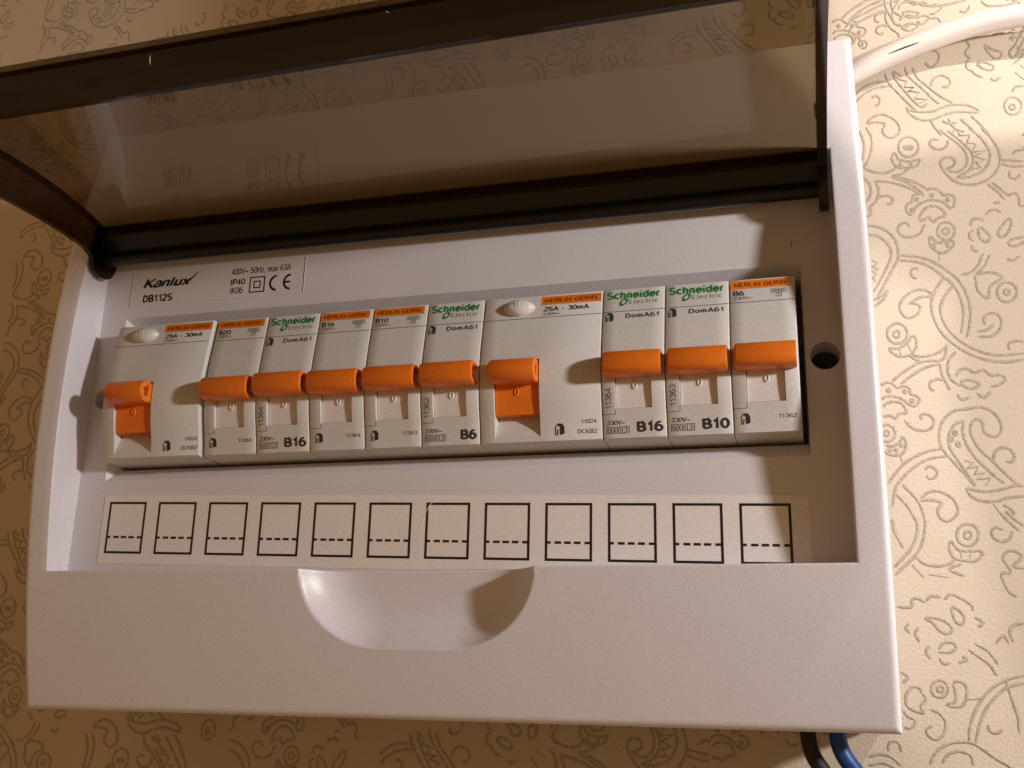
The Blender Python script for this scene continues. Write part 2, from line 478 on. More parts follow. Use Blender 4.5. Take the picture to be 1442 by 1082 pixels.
# wallpaper line work, millimetres on the wall: (sharp corners, trace row, [x,y,...])
TRACE=[(0,0,[237.4,138.8,241.0,142.1,245.7,144.1,250.5,146.1,256.4,147.1]),
(0,0,[238.4,135.8,239.9,138.7,243.8,141.1,248.2,142.9,251.6,143.6]),
(0,0,[251.6,143.6,251.3,139.8,252.7,136.0,254.6,134.0,255.3,132.1]),
(0,0,[256.4,147.1,254.3,143.9,253.5,141.0,254.1,137.8,256.4,136.2]),
(0,0,[255.8,138.8,256.9,140.2,259.2,140.3,261.6,139.1,264.1,139.4,266.0,137.9,268.0,137.8,269.0,135.8]),
(0,0,[256.4,136.2,258.9,137.0,261.7,135.8,259.5,134.2,257.1,134.8,256.4,136.2]),
(0,0,[251.7,137.0,249.9,137.8,248.2,137.0,247.9,135.3,249.2,134.3,250.3,134.9]),
(0,0,[258.0,146.8,261.2,145.3,265.2,143.1,270.0,142.5,274.9,142.9,277.8,143.4]),
(0,0,[282.5,142.1,284.2,140.0,286.6,139.4,290.5,139.2,294.5,140.0]),
(0,0,[275.4,139.5,276.9,138.5,278.2,139.3,278.8,141.0]),
(0,0,[239.4,134.7,240.5,135.0,241.7,134.3,242.5,132.7,243.7,132.5,244.4,130.8,243.7,129.7,242.3,129.7]),
(0,0,[240.8,133.9,240.5,133.4,239.9,133.5,239.6,134.1,240.0,134.7,240.6,134.6,240.8,133.9]),
(0,0,[243.0,131.3,242.7,130.7,242.0,130.8,241.7,131.5,242.1,132.2,242.7,132.0,243.0,131.3]),
(0,0,[249.4,118.6,250.3,115.0,252.9,110.7,256.5,105.4,258.3,102.7]),
(0,0,[251.9,119.2,252.8,115.6,255.3,110.9,258.2,106.1,260.4,103.9,262.1,105.1]),
(0,0,[256.0,120.1,256.6,117.0,258.8,113.8,261.7,110.0,263.8,106.8,266.0,104.3]),
(0,0,[258.4,119.4,259.7,115.6,262.6,111.7,266.3,107.4,270.0,104.2]),
(1,0,[252.3,119.1,254.6,116.8,252.9,115.9,256.4,114.6,255.4,112.3,258.6,111.8,256.5,110.7,260.1,109.7,258.3,107.5,262.2,106.5,259.7,105.4]),
(0,0,[255.3,104.6,257.1,102.9,260.3,102.0,264.2,101.9,268.3,103.3,271.4,103.3,275.3,102.3,278.2,100.0]),
(0,0,[255.3,104.6,256.6,101.5,259.3,99.3,262.8,98.6,266.4,99.7,270.4,100.6,274.3,100.1,278.1,99.3]),
(0,0,[262.8,98.6,263.7,95.8,265.8,92.3]),
(0,0,[271.8,98.0,274.6,94.4,276.6,91.5]),
(0,0,[275.3,98.5,278.1,94.8,280.7,89.9]),
(0,0,[266.3,97.8,268.1,96.6,270.9,96.5]),
(0,0,[268.3,98.5,268.9,96.1,270.6,94.0,272.9,92.7]),
(0,0,[263.8,111.6,264.8,113.9,266.9,115.2,269.2,114.2,270.2,112.1,268.9,110.4,267.4,110.8]),
(0,0,[239.0,111.3,241.6,113.8,245.0,115.3,249.2,115.4]),
(0,0,[239.2,108.8,241.9,111.3,245.7,113.2,250.6,113.5]),
(0,0,[244.5,109.7,245.9,110.3,247.1,108.9,246.7,107.0,245.5,106.4]),
(0,0,[242.4,99.9,244.1,102.0,247.4,102.8,250.6,100.9,252.4,98.3,252.6,95.9,251.7,94.3,249.6,93.6,247.7,94.8,247.2,96.6,247.9,98.4,248.0,99.3,244.8,100.2,242.4,99.9]),
(0,0,[276.3,127.2,277.3,125.1,275.7,122.4,276.9,120.3,276.0,119.0,275.8,116.6,277.2,115.4,278.3,113.8,280.5,112.3]),
(0,0,[279.0,117.8,281.4,118.1,284.0,116.3,283.5,114.9,281.2,115.5,279.0,117.8]),
(0,0,[282.6,111.7,284.2,110.7,285.9,111.7]),
(0,0,[282.2,124.8,282.6,122.3,284.6,119.1,286.6,119.3,286.8,121.2,284.2,122.5,282.2,124.8]),
(0,0,[292.2,122.7,292.0,119.4,290.4,118.2,289.4,120.3,290.4,122.1,292.2,122.7]),
(0,0,[284.7,127.8,286.7,128.7,288.8,128.1]),
(0,0,[290.4,125.9,292.3,126.1,294.0,125.6]),
(0,0,[291.2,100.1,290.7,98.5,289.6,97.5,288.3,97.2,287.0,97.8,286.2,99.1,286.0,100.8,286.5,102.4,287.6,103.4,288.9,103.7,290.2,103.0,291.0,101.7,291.2,100.1]),
(0,0,[289.2,99.9,288.7,99.1,287.9,99.2,287.5,100.1,288.0,100.9,288.9,100.8,289.2,99.9]),
(0,0,[288.7,105.6,290.1,107.3,292.5,107.4]),
(0,0,[292.4,115.5,293.2,113.7]),
(0,0,[290.4,112.9,292.8,109.7]),
(0,0,[262.6,121.0,264.0,118.8,266.1,119.5,267.3,121.8,266.9,124.3,265.3,125.0]),
(0,180,[239.4,97.9,240.7,93.8,240.7,90.0,239.8,85.9]),
(0,180,[241.9,98.5,243.3,94.9,243.2,90.7,241.8,86.1,240.1,83.5]),
(0,180,[258.1,89.0,257.6,87.5,256.6,86.3,255.3,85.7,253.9,85.9,252.7,86.8,251.9,88.2,251.8,89.8,252.2,91.4,253.2,92.6,254.5,93.2,255.9,93.0,257.1,92.1,257.9,90.7,258.1,89.0]),
(0,180,[254.7,89.2,254.3,88.7,253.8,88.8,253.6,89.4,253.9,89.9,254.4,89.8,254.7,89.2]),
(0,180,[256.3,89.0,256.0,88.5,255.4,88.6,255.2,89.2,255.5,89.7,256.1,89.6,256.3,89.0]),
(0,180,[250.4,87.9,251.4,85.4,254.1,84.1,257.3,84.2,258.1,84.6,257.6,82.8,255.5,81.6,252.7,81.7,250.4,82.7,249.3,85.7,250.4,87.9]),
(0,180,[252.1,84.4,251.6,83.0,252.8,81.9]),
(0,180,[255.3,84.0,255.0,82.6,255.9,81.7]),
(0,180,[240.1,83.5,242.0,81.9,245.9,80.5,248.7,81.1,250.2,82.1]),
(0,180,[254.3,81.1,251.4,79.4,249.0,78.9,253.5,76.3,257.2,72.7,258.2,70.8]),
(0,180,[251.3,78.4,255.9,76.1,259.2,73.4]),
(0,180,[243.3,78.0,248.0,77.0,252.6,75.0,255.6,72.9,257.1,71.3]),
(0,180,[259.1,72.9,261.1,73.2,263.3,72.0,264.3,70.3,266.3,70.5,267.7,68.8,267.1,66.2,265.9,65.6,264.1,67.8,260.8,69.1,257.6,68.5,255.5,67.0,254.6,65.2,253.4,64.5,252.4,66.4,252.9,68.2,254.6,69.3,254.9,71.1,256.3,71.9]),
(0,180,[256.3,69.7,256.0,69.3,255.6,69.5,255.7,70.0,256.1,70.1,256.3,69.7]),
(0,180,[261.1,70.7,260.8,70.3,260.4,70.5,260.4,71.0,260.9,71.1,261.1,70.7]),
(0,180,[265.9,68.6,265.6,68.2,265.2,68.4,265.3,69.0,265.7,69.1,265.9,68.6]),
(0,180,[254.6,66.2,254.3,65.8,253.9,66.0,253.9,66.5,254.4,66.6,254.6,66.2]),
(0,180,[256.3,62.1,256.9,64.5,259.0,66.6,261.7,66.7,263.9,64.7,264.1,62.9,262.1,62.4,260.5,61.2,259.1,63.0,257.5,62.2,256.3,62.1]),
(0,180,[253.1,60.0,252.0,61.7,250.0,61.2,249.3,59.0,250.5,57.1,253.2,56.4,256.0,57.5,257.5,60.0,257.8,60.6]),
(0,180,[266.7,57.3,266.2,55.8,265.1,54.7,263.8,54.5,262.5,55.0,261.6,56.2,261.4,57.8,261.9,59.3,262.9,60.4,264.3,60.6,265.6,60.1,266.5,58.9,266.7,57.3]),
(0,180,[265.0,57.4,264.6,56.6,263.7,56.5,263.1,57.2,263.2,58.1,263.9,58.6,264.7,58.3,265.0,57.4]),
(0,180,[259.3,56.2,260.3,54.4,262.2,53.5,266.0,53.8,265.4,51.7,263.4,50.1,261.1,50.3,259.0,52.7,258.8,55.0,259.3,56.2]),
(0,180,[261.3,50.3,261.1,47.2]),
(0,180,[260.4,52.8,260.1,52.4,259.7,52.6,259.7,53.1,260.2,53.2,260.4,52.8]),
(0,180,[264.5,52.4,264.3,52.0,263.8,52.2,263.9,52.7,264.3,52.8,264.5,52.4]),
(0,180,[278.0,93.7,280.7,89.6,282.5,84.8,282.6,80.2,280.6,76.4,277.3,74.0,273.0,73.2,268.9,74.5,266.1,77.6,264.5,81.0,264.6,82.9,266.3,84.0,268.2,83.6,269.0,81.9,267.9,80.4,266.3,80.1,267.7,78.6,270.1,78.5,272.1,80.1,272.8,83.2,271.6,87.1,268.8,90.5,264.8,95.0]),
(0,180,[267.5,94.1,271.1,89.9,274.1,85.4,274.6,81.6,272.7,78.2,269.1,76.4,272.9,76.1,276.9,77.7,279.0,80.2,279.9,83.7,278.9,87.5,276.6,91.5,274.2,94.2]),
(1,180,[268.6,93.1,270.7,94.2,271.2,91.8,274.3,91.4,273.3,88.7,275.9,87.9,274.5,84.9,278.7,85.3,275.1,83.4,278.0,81.7,275.3,81.1,276.6,79.1,273.5,78.6]),
(0,180,[264.5,90.8,262.6,91.3,261.7,89.7,262.7,88.0,265.0,87.2,267.1,88.6,267.4,90.4]),
(0,180,[282.7,81.1,285.1,80.6,289.7,79.8]),
(0,180,[282.8,79.7,285.7,78.5,289.6,78.0]),
(0,180,[285.1,76.7,285.1,74.7,286.7,73.8,288.3,75.2]),
(0,180,[286.6,82.7,288.1,83.9,290.1,83.8]),
(0,180,[278.0,73.1,280.7,70.0,282.7,66.9]),
(0,180,[279.5,73.3,282.2,70.3,283.9,68.3,285.8,68.8,287.0,67.1,286.9,64.5,288.1,63.9]),
(0,180,[279.3,65.7,280.3,66.1,281.2,65.7]),
(0,180,[276.6,62.0,277.8,63.2,279.7,63.5,281.1,62.4]),
(0,180,[271.5,58.6,272.3,60.5,273.8,61.0,275.8,60.1]),
(0,180,[272.3,57.1,271.1,55.9,271.1,54.2,272.2,53.4]),
(0,180,[271.3,52.0,271.7,50.2,273.1,49.4]),
(0,180,[274.3,57.8,276.0,56.3,277.1,54.0,275.7,52.4,274.0,54.3,273.8,56.6,274.3,57.8]),
(0,180,[283.1,60.0,283.9,58.6,282.6,55.2,280.6,53.7,279.5,55.1,281.0,57.6,283.1,60.0]),
(0,180,[287.0,53.1,284.6,52.9,282.3,51.8,283.2,50.4,285.5,50.6,286.9,51.8]),
(0,180,[281.4,46.2,283.1,45.4,285.1,46.8]),
(0,180,[274.6,48.6,273.2,46.6]),
(0,180,[276.4,48.0,275.0,45.7]),
(0,180,[239.8,79.8,241.6,76.8,241.6,73.1,240.0,70.5]),
(0,180,[243.3,78.0,244.3,74.6,243.2,70.6,241.1,68.5,241.3,66.2,240.0,65.0]),
(0,180,[244.1,71.9,246.5,72.3,248.4,70.9,247.9,69.2,246.3,69.1]),
(0,180,[239.8,62.0,243.7,60.9,247.1,57.9,248.7,53.7,248.6,49.3,246.6,45.7,243.9,40.7,241.2,36.1]),
(0,180,[240.0,58.6,242.7,57.9,245.3,55.4,246.6,52.1,246.0,48.6,244.6,45.9,241.9,40.8,240.2,38.3]),
(1,360,[240.4,49.4,242.1,48.3,240.4,47.1,242.3,46.1,240.1,45.4,241.8,44.4,240.2,43.2,241.2,41.8]),
(0,360,[248.8,50.4,253.8,49.5,258.6,47.5,262.5,44.3,266.0,40.5,268.2,35.6,269.0,30.4,268.3,24.6,267.0,20.5]),
(0,360,[248.7,48.6,253.7,47.7,258.1,45.5,261.9,41.7,265.0,38.0,266.6,32.7,266.7,27.6,265.5,21.8]),
(0,360,[262.3,41.7,259.3,37.6,257.6,33.0,257.8,28.3,259.6,23.1,263.0,18.7,267.4,15.0,272.7,12.6,278.0,11.7,282.8,12.2]),
(0,360,[264.7,38.5,261.7,34.8,260.1,30.7,260.7,26.4,262.9,22.0,266.3,18.4,270.4,15.7,275.3,14.1,283.1,14.2]),
(0,360,[258.1,36.0,255.9,37.7,252.9,37.7,249.7,35.8,247.9,32.9,248.5,29.9,250.6,28.4,253.0,29.5,254.1,31.6,253.3,32.9,251.4,33.5]),
(0,360,[258.0,35.1,255.0,35.4,252.6,34.3,250.8,33.1]),
(0,360,[254.6,45.2,252.7,45.2,252.2,43.4,253.0,42.1,254.0,42.0]),
(0,360,[249.5,23.2,249.1,21.7,248.2,20.6,246.9,20.1,245.6,20.1,244.4,20.9,243.6,22.1,243.4,23.6,243.8,25.1,244.8,26.2,246.0,26.8,247.4,26.7,248.6,25.9,249.3,24.7,249.5,23.2]),
(0,360,[247.2,23.1,246.8,22.3,246.0,22.1,245.3,22.8,245.4,23.7,246.1,24.3,246.9,24.0,247.2,23.1]),
(0,360,[251.3,22.4,252.1,19.8,251.3,17.4,249.7,15.8,246.6,15.6,244.5,17.0,243.8,18.5,246.1,18.3,248.8,19.6,251.3,22.4]),
(0,360,[249.2,19.6,250.2,17.0]),
(0,360,[246.5,18.3,247.1,16.0]),
(0,360,[250.1,16.2,252.6,15.2,256.0,15.4,259.5,16.8,261.5,18.8]),
(0,360,[261.1,18.4,259.6,13.9,256.2,13.5,253.2,13.5,250.1,12.0,246.6,9.7,243.8,7.4]),
(0,360,[258.4,12.5,253.8,11.3,249.9,9.1,246.3,6.4]),
(0,360,[253.2,13.5,251.1,14.4,249.7,15.8]),
(0,360,[258.4,12.5,258.8,8.6,260.0,5.6,260.6,3.5]),
(0,360,[263.5,16.1,261.4,13.8,260.6,10.5,261.2,7.2,263.9,4.6]),
(0,360,[262.8,7.9,264.0,9.9,266.3,10.2,268.3,8.8,270.9,9.5,272.9,7.7,275.8,7.6,276.9,5.9,274.4,4.2,272.6,4.1]),
(0,360,[264.0,5.8,266.3,6.5,269.4,5.1,266.8,3.6,264.0,5.8]),
(0,360,[259.0,6.9,257.2,7.4,255.3,6.7,254.8,5.5,255.3,4.0,256.2,3.8]),
(0,360,[271.6,41.3,274.3,41.9,277.2,41.7,279.3,39.8,276.9,38.3,275.3,36.7,274.6,33.4,272.9,34.3,271.6,36.6,271.5,39.2,271.6,41.3]),
(0,360,[283.1,34.6,282.6,33.1,281.6,32.0,280.3,31.5,278.9,31.8,277.9,32.8,277.4,34.2,277.6,35.8,278.3,37.2,279.5,38.0,280.9,38.0,282.1,37.4,282.9,36.1,283.1,34.6]),
(0,360,[281.0,34.7,280.6,34.0,279.8,34.0,279.4,34.9,279.9,35.6,280.7,35.6,281.0,34.7]),
(0,360,[273.0,24.2,272.5,26.3,274.1,27.9,276.3,27.9,277.7,25.5,276.8,22.3,274.1,20.4,270.5,20.6]),
(0,360,[270.3,22.3,272.9,22.6,275.6,24.4]),
(0,360,[283.4,18.1,281.2,18.4,279.1,17.6,279.1,15.5]),
(0,360,[274.1,48.0,272.7,44.7,269.9,42.3,267.2,41.9]),
(0,360,[276.3,47.8,274.5,44.1,271.7,41.7]),
(0,360,[240.0,35.3,242.8,36.8,244.5,38.4,243.1,35.5,240.1,33.1]),
(0,540,[240.3,6.3,241.9,7.1,243.7,6.8,245.1,5.2,247.0,5.7,248.8,4.8,248.9,3.0,250.9,2.2,251.5,0.6,249.9,-1.0,248.4,-0.5,246.7,1.2,244.2,2.4,241.6,2.5,240.2,1.6]),
(0,540,[242.9,4.5,242.6,4.1,242.2,4.1,242.0,4.6,242.3,5.0,242.7,5.0,242.9,4.5]),
(0,540,[247.7,3.8,247.4,3.4,246.9,3.5,246.8,3.9,247.0,4.3,247.5,4.3,247.7,3.8]),
(0,540,[249.7,0.7,249.5,0.2,249.0,0.3,248.8,0.7,249.1,1.1,249.5,1.1,249.7,0.7]),
(0,540,[240.4,-0.9,241.8,0.3,244.1,0.8,246.2,-0.2,247.2,-2.1,247.3,-3.3,245.3,-3.2,243.8,-4.8,242.6,-3.9,240.3,-4.0]),
(0,540,[251.4,-5.5,251.5,-4.1,253.0,-3.8,254.7,-4.9,255.1,-6.9,253.7,-8.7,251.1,-9.1,248.2,-7.8,246.6,-5.5]),
(0,540,[243.4,-9.6,243.0,-11.0,242.0,-11.9,240.7,-12.2,239.5,-11.8,238.6,-10.8,238.4,-9.4,238.8,-8.0,239.8,-7.1,241.1,-6.7,242.3,-7.2,243.2,-8.2,243.4,-9.6]),
(0,540,[241.7,-9.5,241.2,-10.3,240.4,-10.2,240.1,-9.5,240.5,-8.7,241.4,-8.7,241.7,-9.5]),
(0,540,[245.5,-10.5,246.4,-12.6,245.8,-15.3,243.9,-16.7,241.0,-16.3,240.1,-15.1]),
(0,540,[245.5,-10.5,244.6,-12.5,242.6,-13.6,240.4,-13.5]),
(0,540,[244.4,-16.7,244.8,-19.3]),
(0,540,[241.8,-15.0,241.5,-15.3,241.1,-15.2,241.2,-14.7,241.6,-14.6,241.8,-15.0]),
(0,540,[243.6,-15.0,243.4,-15.4,243.0,-15.2,243.0,-14.8,243.4,-14.7,243.6,-15.0]),
(0,540,[245.4,-13.7,245.1,-14.0,244.8,-13.9,244.8,-13.5,245.2,-13.4,245.4,-13.7]),
(0,540,[240.3,-25.5,242.3,-22.8,245.1,-19.7,248.6,-17.4,253.1,-15.6,257.2,-15.0]),
(0,540,[240.9,-32.9,241.9,-28.3,243.2,-25.5,246.0,-22.5,249.9,-19.5,253.7,-18.0,258.4,-17.4]),
(0,540,[262.2,-23.0,259.7,-19.4,257.4,-16.2,256.3,-13.0,256.6,-9.0,258.3,-5.5,261.4,-3.2,265.1,-2.8,268.7,-2.4,271.8,-3.7,273.9,-6.6,274.3,-9.8,272.8,-11.9,270.7,-11.6,269.1,-9.9,269.2,-7.6,268.0,-6.3,266.2,-7.0,265.4,-9.8,266.3,-13.4,268.1,-16.6,270.7,-19.4,273.5,-23.0,277.3,-27.4]),
(0,540,[262.2,-23.0,265.0,-27.4]),
(0,540,[264.0,-6.5,261.1,-7.6,259.4,-10.3,258.8,-12.7,259.3,-15.5,261.1,-19.1,263.6,-23.8,265.4,-27.0]),
(0,540,[263.7,-6.9,263.2,-10.1,263.8,-13.7,265.9,-18.1,268.7,-21.7,271.6,-24.9,273.5,-26.5]),
(0,540,[261.6,-10.4,261.2,-10.9,260.7,-10.9,260.4,-10.4,260.8,-9.8,261.3,-9.8,261.6,-10.4]),
(0,540,[260.3,-12.1,260.0,-12.7,259.4,-12.7,259.2,-12.1,259.5,-11.6,260.1,-11.6,260.3,-12.1]),
(0,540,[262.2,-14.0,261.8,-14.5,261.3,-14.5,261.0,-14.0,261.3,-13.4,261.9,-13.4,262.2,-14.0]),
(1,540,[262.9,-19.1,265.3,-20.0,263.4,-21.5,266.6,-21.2,265.4,-23.5,268.2,-23.2,265.9,-25.1,269.8,-24.8,268.2,-27.1]),
(0,540,[262.5,-27.7,265.3,-28.5,268.7,-29.0,272.6,-28.4,276.9,-27.3,278.8,-27.6]),
(0,540,[262.5,-27.7,264.0,-30.4,266.7,-31.8,270.2,-32.1,273.8,-31.1,278.5,-30.6]),
(0,540,[271.1,-19.4,271.6,-17.1,273.5,-15.6,275.9,-16.1,277.1,-18.1,276.3,-20.0,274.5,-19.8]),
(0,540,[251.2,-21.5,252.7,-20.5,254.5,-21.6,254.5,-23.5,252.8,-24.5,251.4,-23.4]),
(0,540,[244.3,-26.0,247.0,-29.2,248.9,-32.3,250.0,-37.0,249.7,-40.4,248.7,-44.2,246.6,-47.8,243.1,-51.1,240.3,-53.8]),
(0,540,[242.2,-29.0,244.9,-32.2,246.8,-35.8,247.7,-38.5,247.2,-41.9,245.3,-45.9,242.6,-48.9,240.1,-51.5]),
(0,540,[249.4,-30.4,252.1,-28.5,255.3,-28.6,258.4,-30.7,259.7,-33.8,259.0,-36.0,256.7,-37.7,254.6,-36.9,253.9,-35.2,254.2,-33.6,255.4,-32.1,252.6,-31.1,249.3,-31.2]),
(0,540,[269.8,-32.9,272.5,-37.5]),
(0,540,[272.5,-33.1,274.5,-34.5,275.3,-36.4]),
(0,540,[268.4,2.1,270.1,0.6,272.4,2.3]),
(0,540,[262.6,2.0,263.9,0.3,266.2,1.0]),
(0,720,[240.6,-36.6,241.0,-40.5,243.2,-45.8]),
(0,720,[264.8,-42.0,264.4,-43.5,263.5,-44.6,262.2,-45.2,260.8,-45.2,259.6,-44.5,258.9,-43.4,258.7,-41.9,259.1,-40.5,260.1,-39.3,261.4,-38.7,262.7,-38.8,263.9,-39.4,264.7,-40.6,264.8,-42.0]),
(0,720,[262.8,-42.0,262.3,-42.9,261.4,-43.1,260.8,-42.5,260.9,-41.5,261.6,-40.9,262.5,-41.1,262.8,-42.0]),
(0,720,[256.9,-43.8,258.4,-46.1,260.5,-46.8,265.0,-46.9,265.0,-48.4,263.0,-49.9,259.9,-49.6,257.2,-48.7,256.2,-45.7,256.9,-43.8]),
(0,720,[259.1,-46.4,259.5,-49.4]),
(0,720,[262.2,-47.1,261.6,-49.7]),
(0,720,[246.6,-48.5,248.9,-50.5,252.4,-51.2,255.6,-50.7,257.4,-49.4]),
(0,720,[259.3,-50.6,255.8,-52.2,259.8,-54.3]),
(0,720,[250.0,-53.8,255.2,-54.6]),
(0,720,[245.3,-50.8,248.2,-54.6]),
(0,720,[240.1,-63.3,244.0,-63.4,244.5,-61.2,246.3,-60.9,248.0,-62.0]),
(0,720,[248.4,-61.6,249.9,-60.1,252.6,-60.5]),
(0,720,[253.5,-61.2,255.5,-59.6,257.5,-60.5,259.5,-61.6,261.1,-63.1,261.3,-64.5]),
(0,720,[261.5,-66.3,263.7,-67.8,262.2,-69.2]),
(0,720,[255.4,-63.4,257.5,-64.5,258.7,-66.7,257.5,-68.5,255.9,-67.1,255.4,-63.4]),
(0,720,[247.6,-66.6,251.1,-66.7,254.1,-68.2,255.0,-70.0,253.5,-71.2,251.2,-70.0,249.6,-67.8,247.6,-66.6]),
(0,720,[242.9,-68.2,242.1,-69.7,243.1,-71.0]),
(0,720,[245.6,-69.5,244.6,-71.1,245.6,-73.7]),
(0,720,[271.8,-40.7,269.8,-39.9,268.4,-41.3,269.1,-43.2,271.1,-44.2,273.3,-43.3,274.3,-41.1]),
(0,720,[273.6,-60.5,271.7,-59.1,270.3,-55.8,270.2,-53.6,272.6,-53.3,271.8,-51.1,270.8,-49.2,272.2,-47.2,274.6,-47.2,276.1,-48.9,273.5,-51.4,276.3,-52.2]),
(0,720,[274.7,-68.1,271.7,-68.8,270.6,-70.6,271.3,-73.4]),
(0,720,[266.6,-73.8,268.8,-71.7,270.2,-73.8]),
(0,720,[271.3,-35.4,273.7,-38.4,276.2,-41.1]),
(0,720,[273.0,-35.0,274.9,-37.3,277.6,-39.6]),
(0,892,[250.7,-75.7,252.2,-73.9,254.6,-73.7,255.6,-75.0,254.1,-76.4,250.6,-76.5]),
(0,892,[250.8,-78.2,251.7,-79.7,253.5,-79.6]),
(0,892,[255.9,-79.4,258.2,-78.5,257.1,-77.5]),
(0,892,[248.3,-74.7,247.2,-76.5,248.4,-78.6]),
(0,892,[258.9,-75.7,261.8,-77.8,264.3,-79.8,266.0,-83.0]),
(0,892,[260.9,-74.0,263.7,-75.6,265.5,-77.7,266.6,-79.8]),
(0,892,[252.4,-86.9,252.0,-88.1,251.1,-89.0,249.9,-89.3,248.8,-89.0,248.0,-88.2,247.8,-87.0,248.2,-85.8,249.1,-84.9,250.3,-84.5,251.4,-84.8,252.2,-85.7,252.4,-86.9]),
(0,892,[251.1,-86.9,250.6,-87.7,249.8,-87.7,249.4,-86.9,249.9,-86.2,250.7,-86.2,251.1,-86.9]),
(0,892,[254.0,-85.3,255.7,-84.7,257.3,-85.9,257.3,-88.7,256.2,-91.2,254.1,-91.9,251.8,-91.3,253.9,-90.5,254.4,-88.1,254.0,-85.3]),
(0,892,[257.3,-89.8,260.7,-89.5]),
(0,892,[239.7,-82.3,241.6,-83.7,240.0,-85.5]),
(0,892,[245.2,-88.3,244.6,-86.9,242.9,-86.5,241.1,-88.0,240.4,-90.5,241.4,-92.6,245.1,-93.9,244.5,-92.1,246.1,-89.8,245.2,-88.3]),
(0,892,[239.6,-93.3,240.9,-95.0,242.5,-95.7,242.4,-97.1,241.0,-98.2,239.6,-97.9]),
(0,892,[247.2,-92.8,249.5,-93.8,251.0,-96.5,250.1,-99.6,247.9,-101.1,246.0,-100.1,245.6,-98.4,247.2,-97.3]),
(0,892,[273.2,-82.8,268.6,-84.0,264.3,-86.5,261.0,-90.0,258.6,-94.2,257.2,-98.4,256.9,-101.5]),
(0,892,[273.0,-84.9,268.0,-86.4,264.0,-90.0,261.3,-93.8,259.6,-98.0,258.6,-101.8]),
(0,892,[262.4,-96.5,262.6,-98.2,264.2,-98.9,266.2,-97.8]),
(0,892,[245.7,-108.0,247.2,-105.2,250.1,-102.7,253.6,-101.7,257.6,-101.8,260.7,-103.7,263.8,-106.0,267.8,-108.2]),
(0,892,[249.1,-107.5,250.9,-105.1,254.0,-104.1,256.9,-105.2,257.4,-107.9]),
(0,892,[234.6,-104.6,235.1,-102.5,236.9,-101.9,238.0,-103.1,238.1,-104.8]),
(0,892,[229.0,-106.5,232.1,-105.7,235.2,-106.3,237.8,-108.6]),
(0,892,[228.8,-108.9,232.7,-108.1,236.0,-109.2]),
(0,892,[268.2,-84.0,269.6,-90.5,270.5,-94.6,270.4,-98.7])]

ZW = -55.0                                # wall plane, millimetres behind the inner panel

# ---------------------------------------------------------------- wall with embossed paisley wallpaper
wall = build("wall", [(-650, -500, ZW), (1000, -500, ZW), (1000, 650, ZW), (-650, 650, ZW)], [(0, 1, 2, 3)], M_WALL, (0, 0, ZW), recalc=False)
tag(wall, "beige paisley wallpaper on the wall behind the box", None, None, "structure")


def relief(name, lines, origin):
    prof = [(-0.54, -0.02), (-0.3, 0.16), (0.0, 0.24), (0.3, 0.16), (0.54, -0.02)]
    v, f = [], []
    rnd = random.Random(5)
    for sharp, pts in lines:
        p2 = [(x, y, 0) for x, y in pts]
        P = [Vector(p) for p in p2] if sharp else catmull(p2, 4 if len(p2) > 3 else 5)
        n = len(P)
        b0 = len(v)
        for i, p in enumerate(P):
            d = P[min(i + 1, n - 1)] - P[max(i - 1, 0)]
            if d.length < 1e-6:
                d = Vector((1, 0, 0))
            d.normalize()
            q = Vector((-d.y, d.x, 0))
            k = (0.55 if i in (0, n - 1) else 1.0) * rnd.uniform(0.82, 1.18)
            for a, h in prof:
                v.append((p.x + q.x * a * k, p.y + q.y * a * k, ZW + h * (0.9 if k > 0.7 else 0.6)))
        for i in range(n - 1):
            for j in range(4):
                a = b0 + i * 5 + j
                f.append((a, a + 1, a + 6, a + 5))
    return build(name, v, f, M_RELIEF, origin, smooth=True, recalc=False)


LINES = [(s, o, [(q[i], q[i + 1]) for i in range(0, len(q), 2)]) for s, o, q in TRACE]
VX, VY = 7.11, -135.5                     # the wallpaper's own vertical repeat
first = relief("paisley_relief", [(s, p) for s, o, p in LINES], (0, 0, ZW))
first.parent = wall
first.location = (0, 0, 0)
first.rotation_euler = (0, 0, 0)
tag(first, kind="stuff")


def tcoord(p):
    cx = sum(a for a, b in p) / len(p)
    cy = sum(b for a, b in p) / len(p)
    return cy - (cx - 260) * 0.052


TILE = [(s, p) for s, o, p in LINES if 130.0 + VY <= tcoord(p) - 0.0 < 130.0 and o <= 540]
tile = relief("paisley_relief", TILE, (0, 0, ZW))
tile_me = tile.data
bpy.data.objects.remove(tile)
for c in range(-11, 3):
    for r in range(-3, 4):
        dx = c * 57.0 + r * VX + (0.0)
        dy = c * 57.0 * 0.052 + r * VY + (VY * 0.41 * (c % 2)) + VY * 0.17 * ((c // 2) % 3)
        if c == 0 and r >= 0 and r < 1:
            continue
        if c == 0 and r == 1:
            continue
        o = bpy.data.objects.new("paisley_relief", tile_me)
        COL.objects.link(o)
        o.parent = wall
        o.location = (dx * MM, dy * MM, 0)
        tag(o, kind="stuff")

# ---------------------------------------------------------------- the distribution box
BX = Thing("distribution_box", (107.3, -99.0, ZW), "white wall box of breakers with its smoked lid swung open", "electrical box")
OX0, OX1, OY0, OY1 = -21.0, 235.6, -99.0, 99.0          # outer outline
IX0, IX1, IY0, IY1 = -12.6, 227.3, -57.9, 58.0          # opening


def arch(y):
    return 14.4 - 0.00145 * y * y


def scoop(x, y):
    ax, ay = max(0.0, abs(x - 108.2) - 11.0) / 24.3, abs(y + 57.4) / 22.8
    r = math.hypot(ax, ay)
    u = 1 - r ** 4.2
    return 9.3 * u * u * 1.10 / (u + 0.10) if u > 0 else 0.0


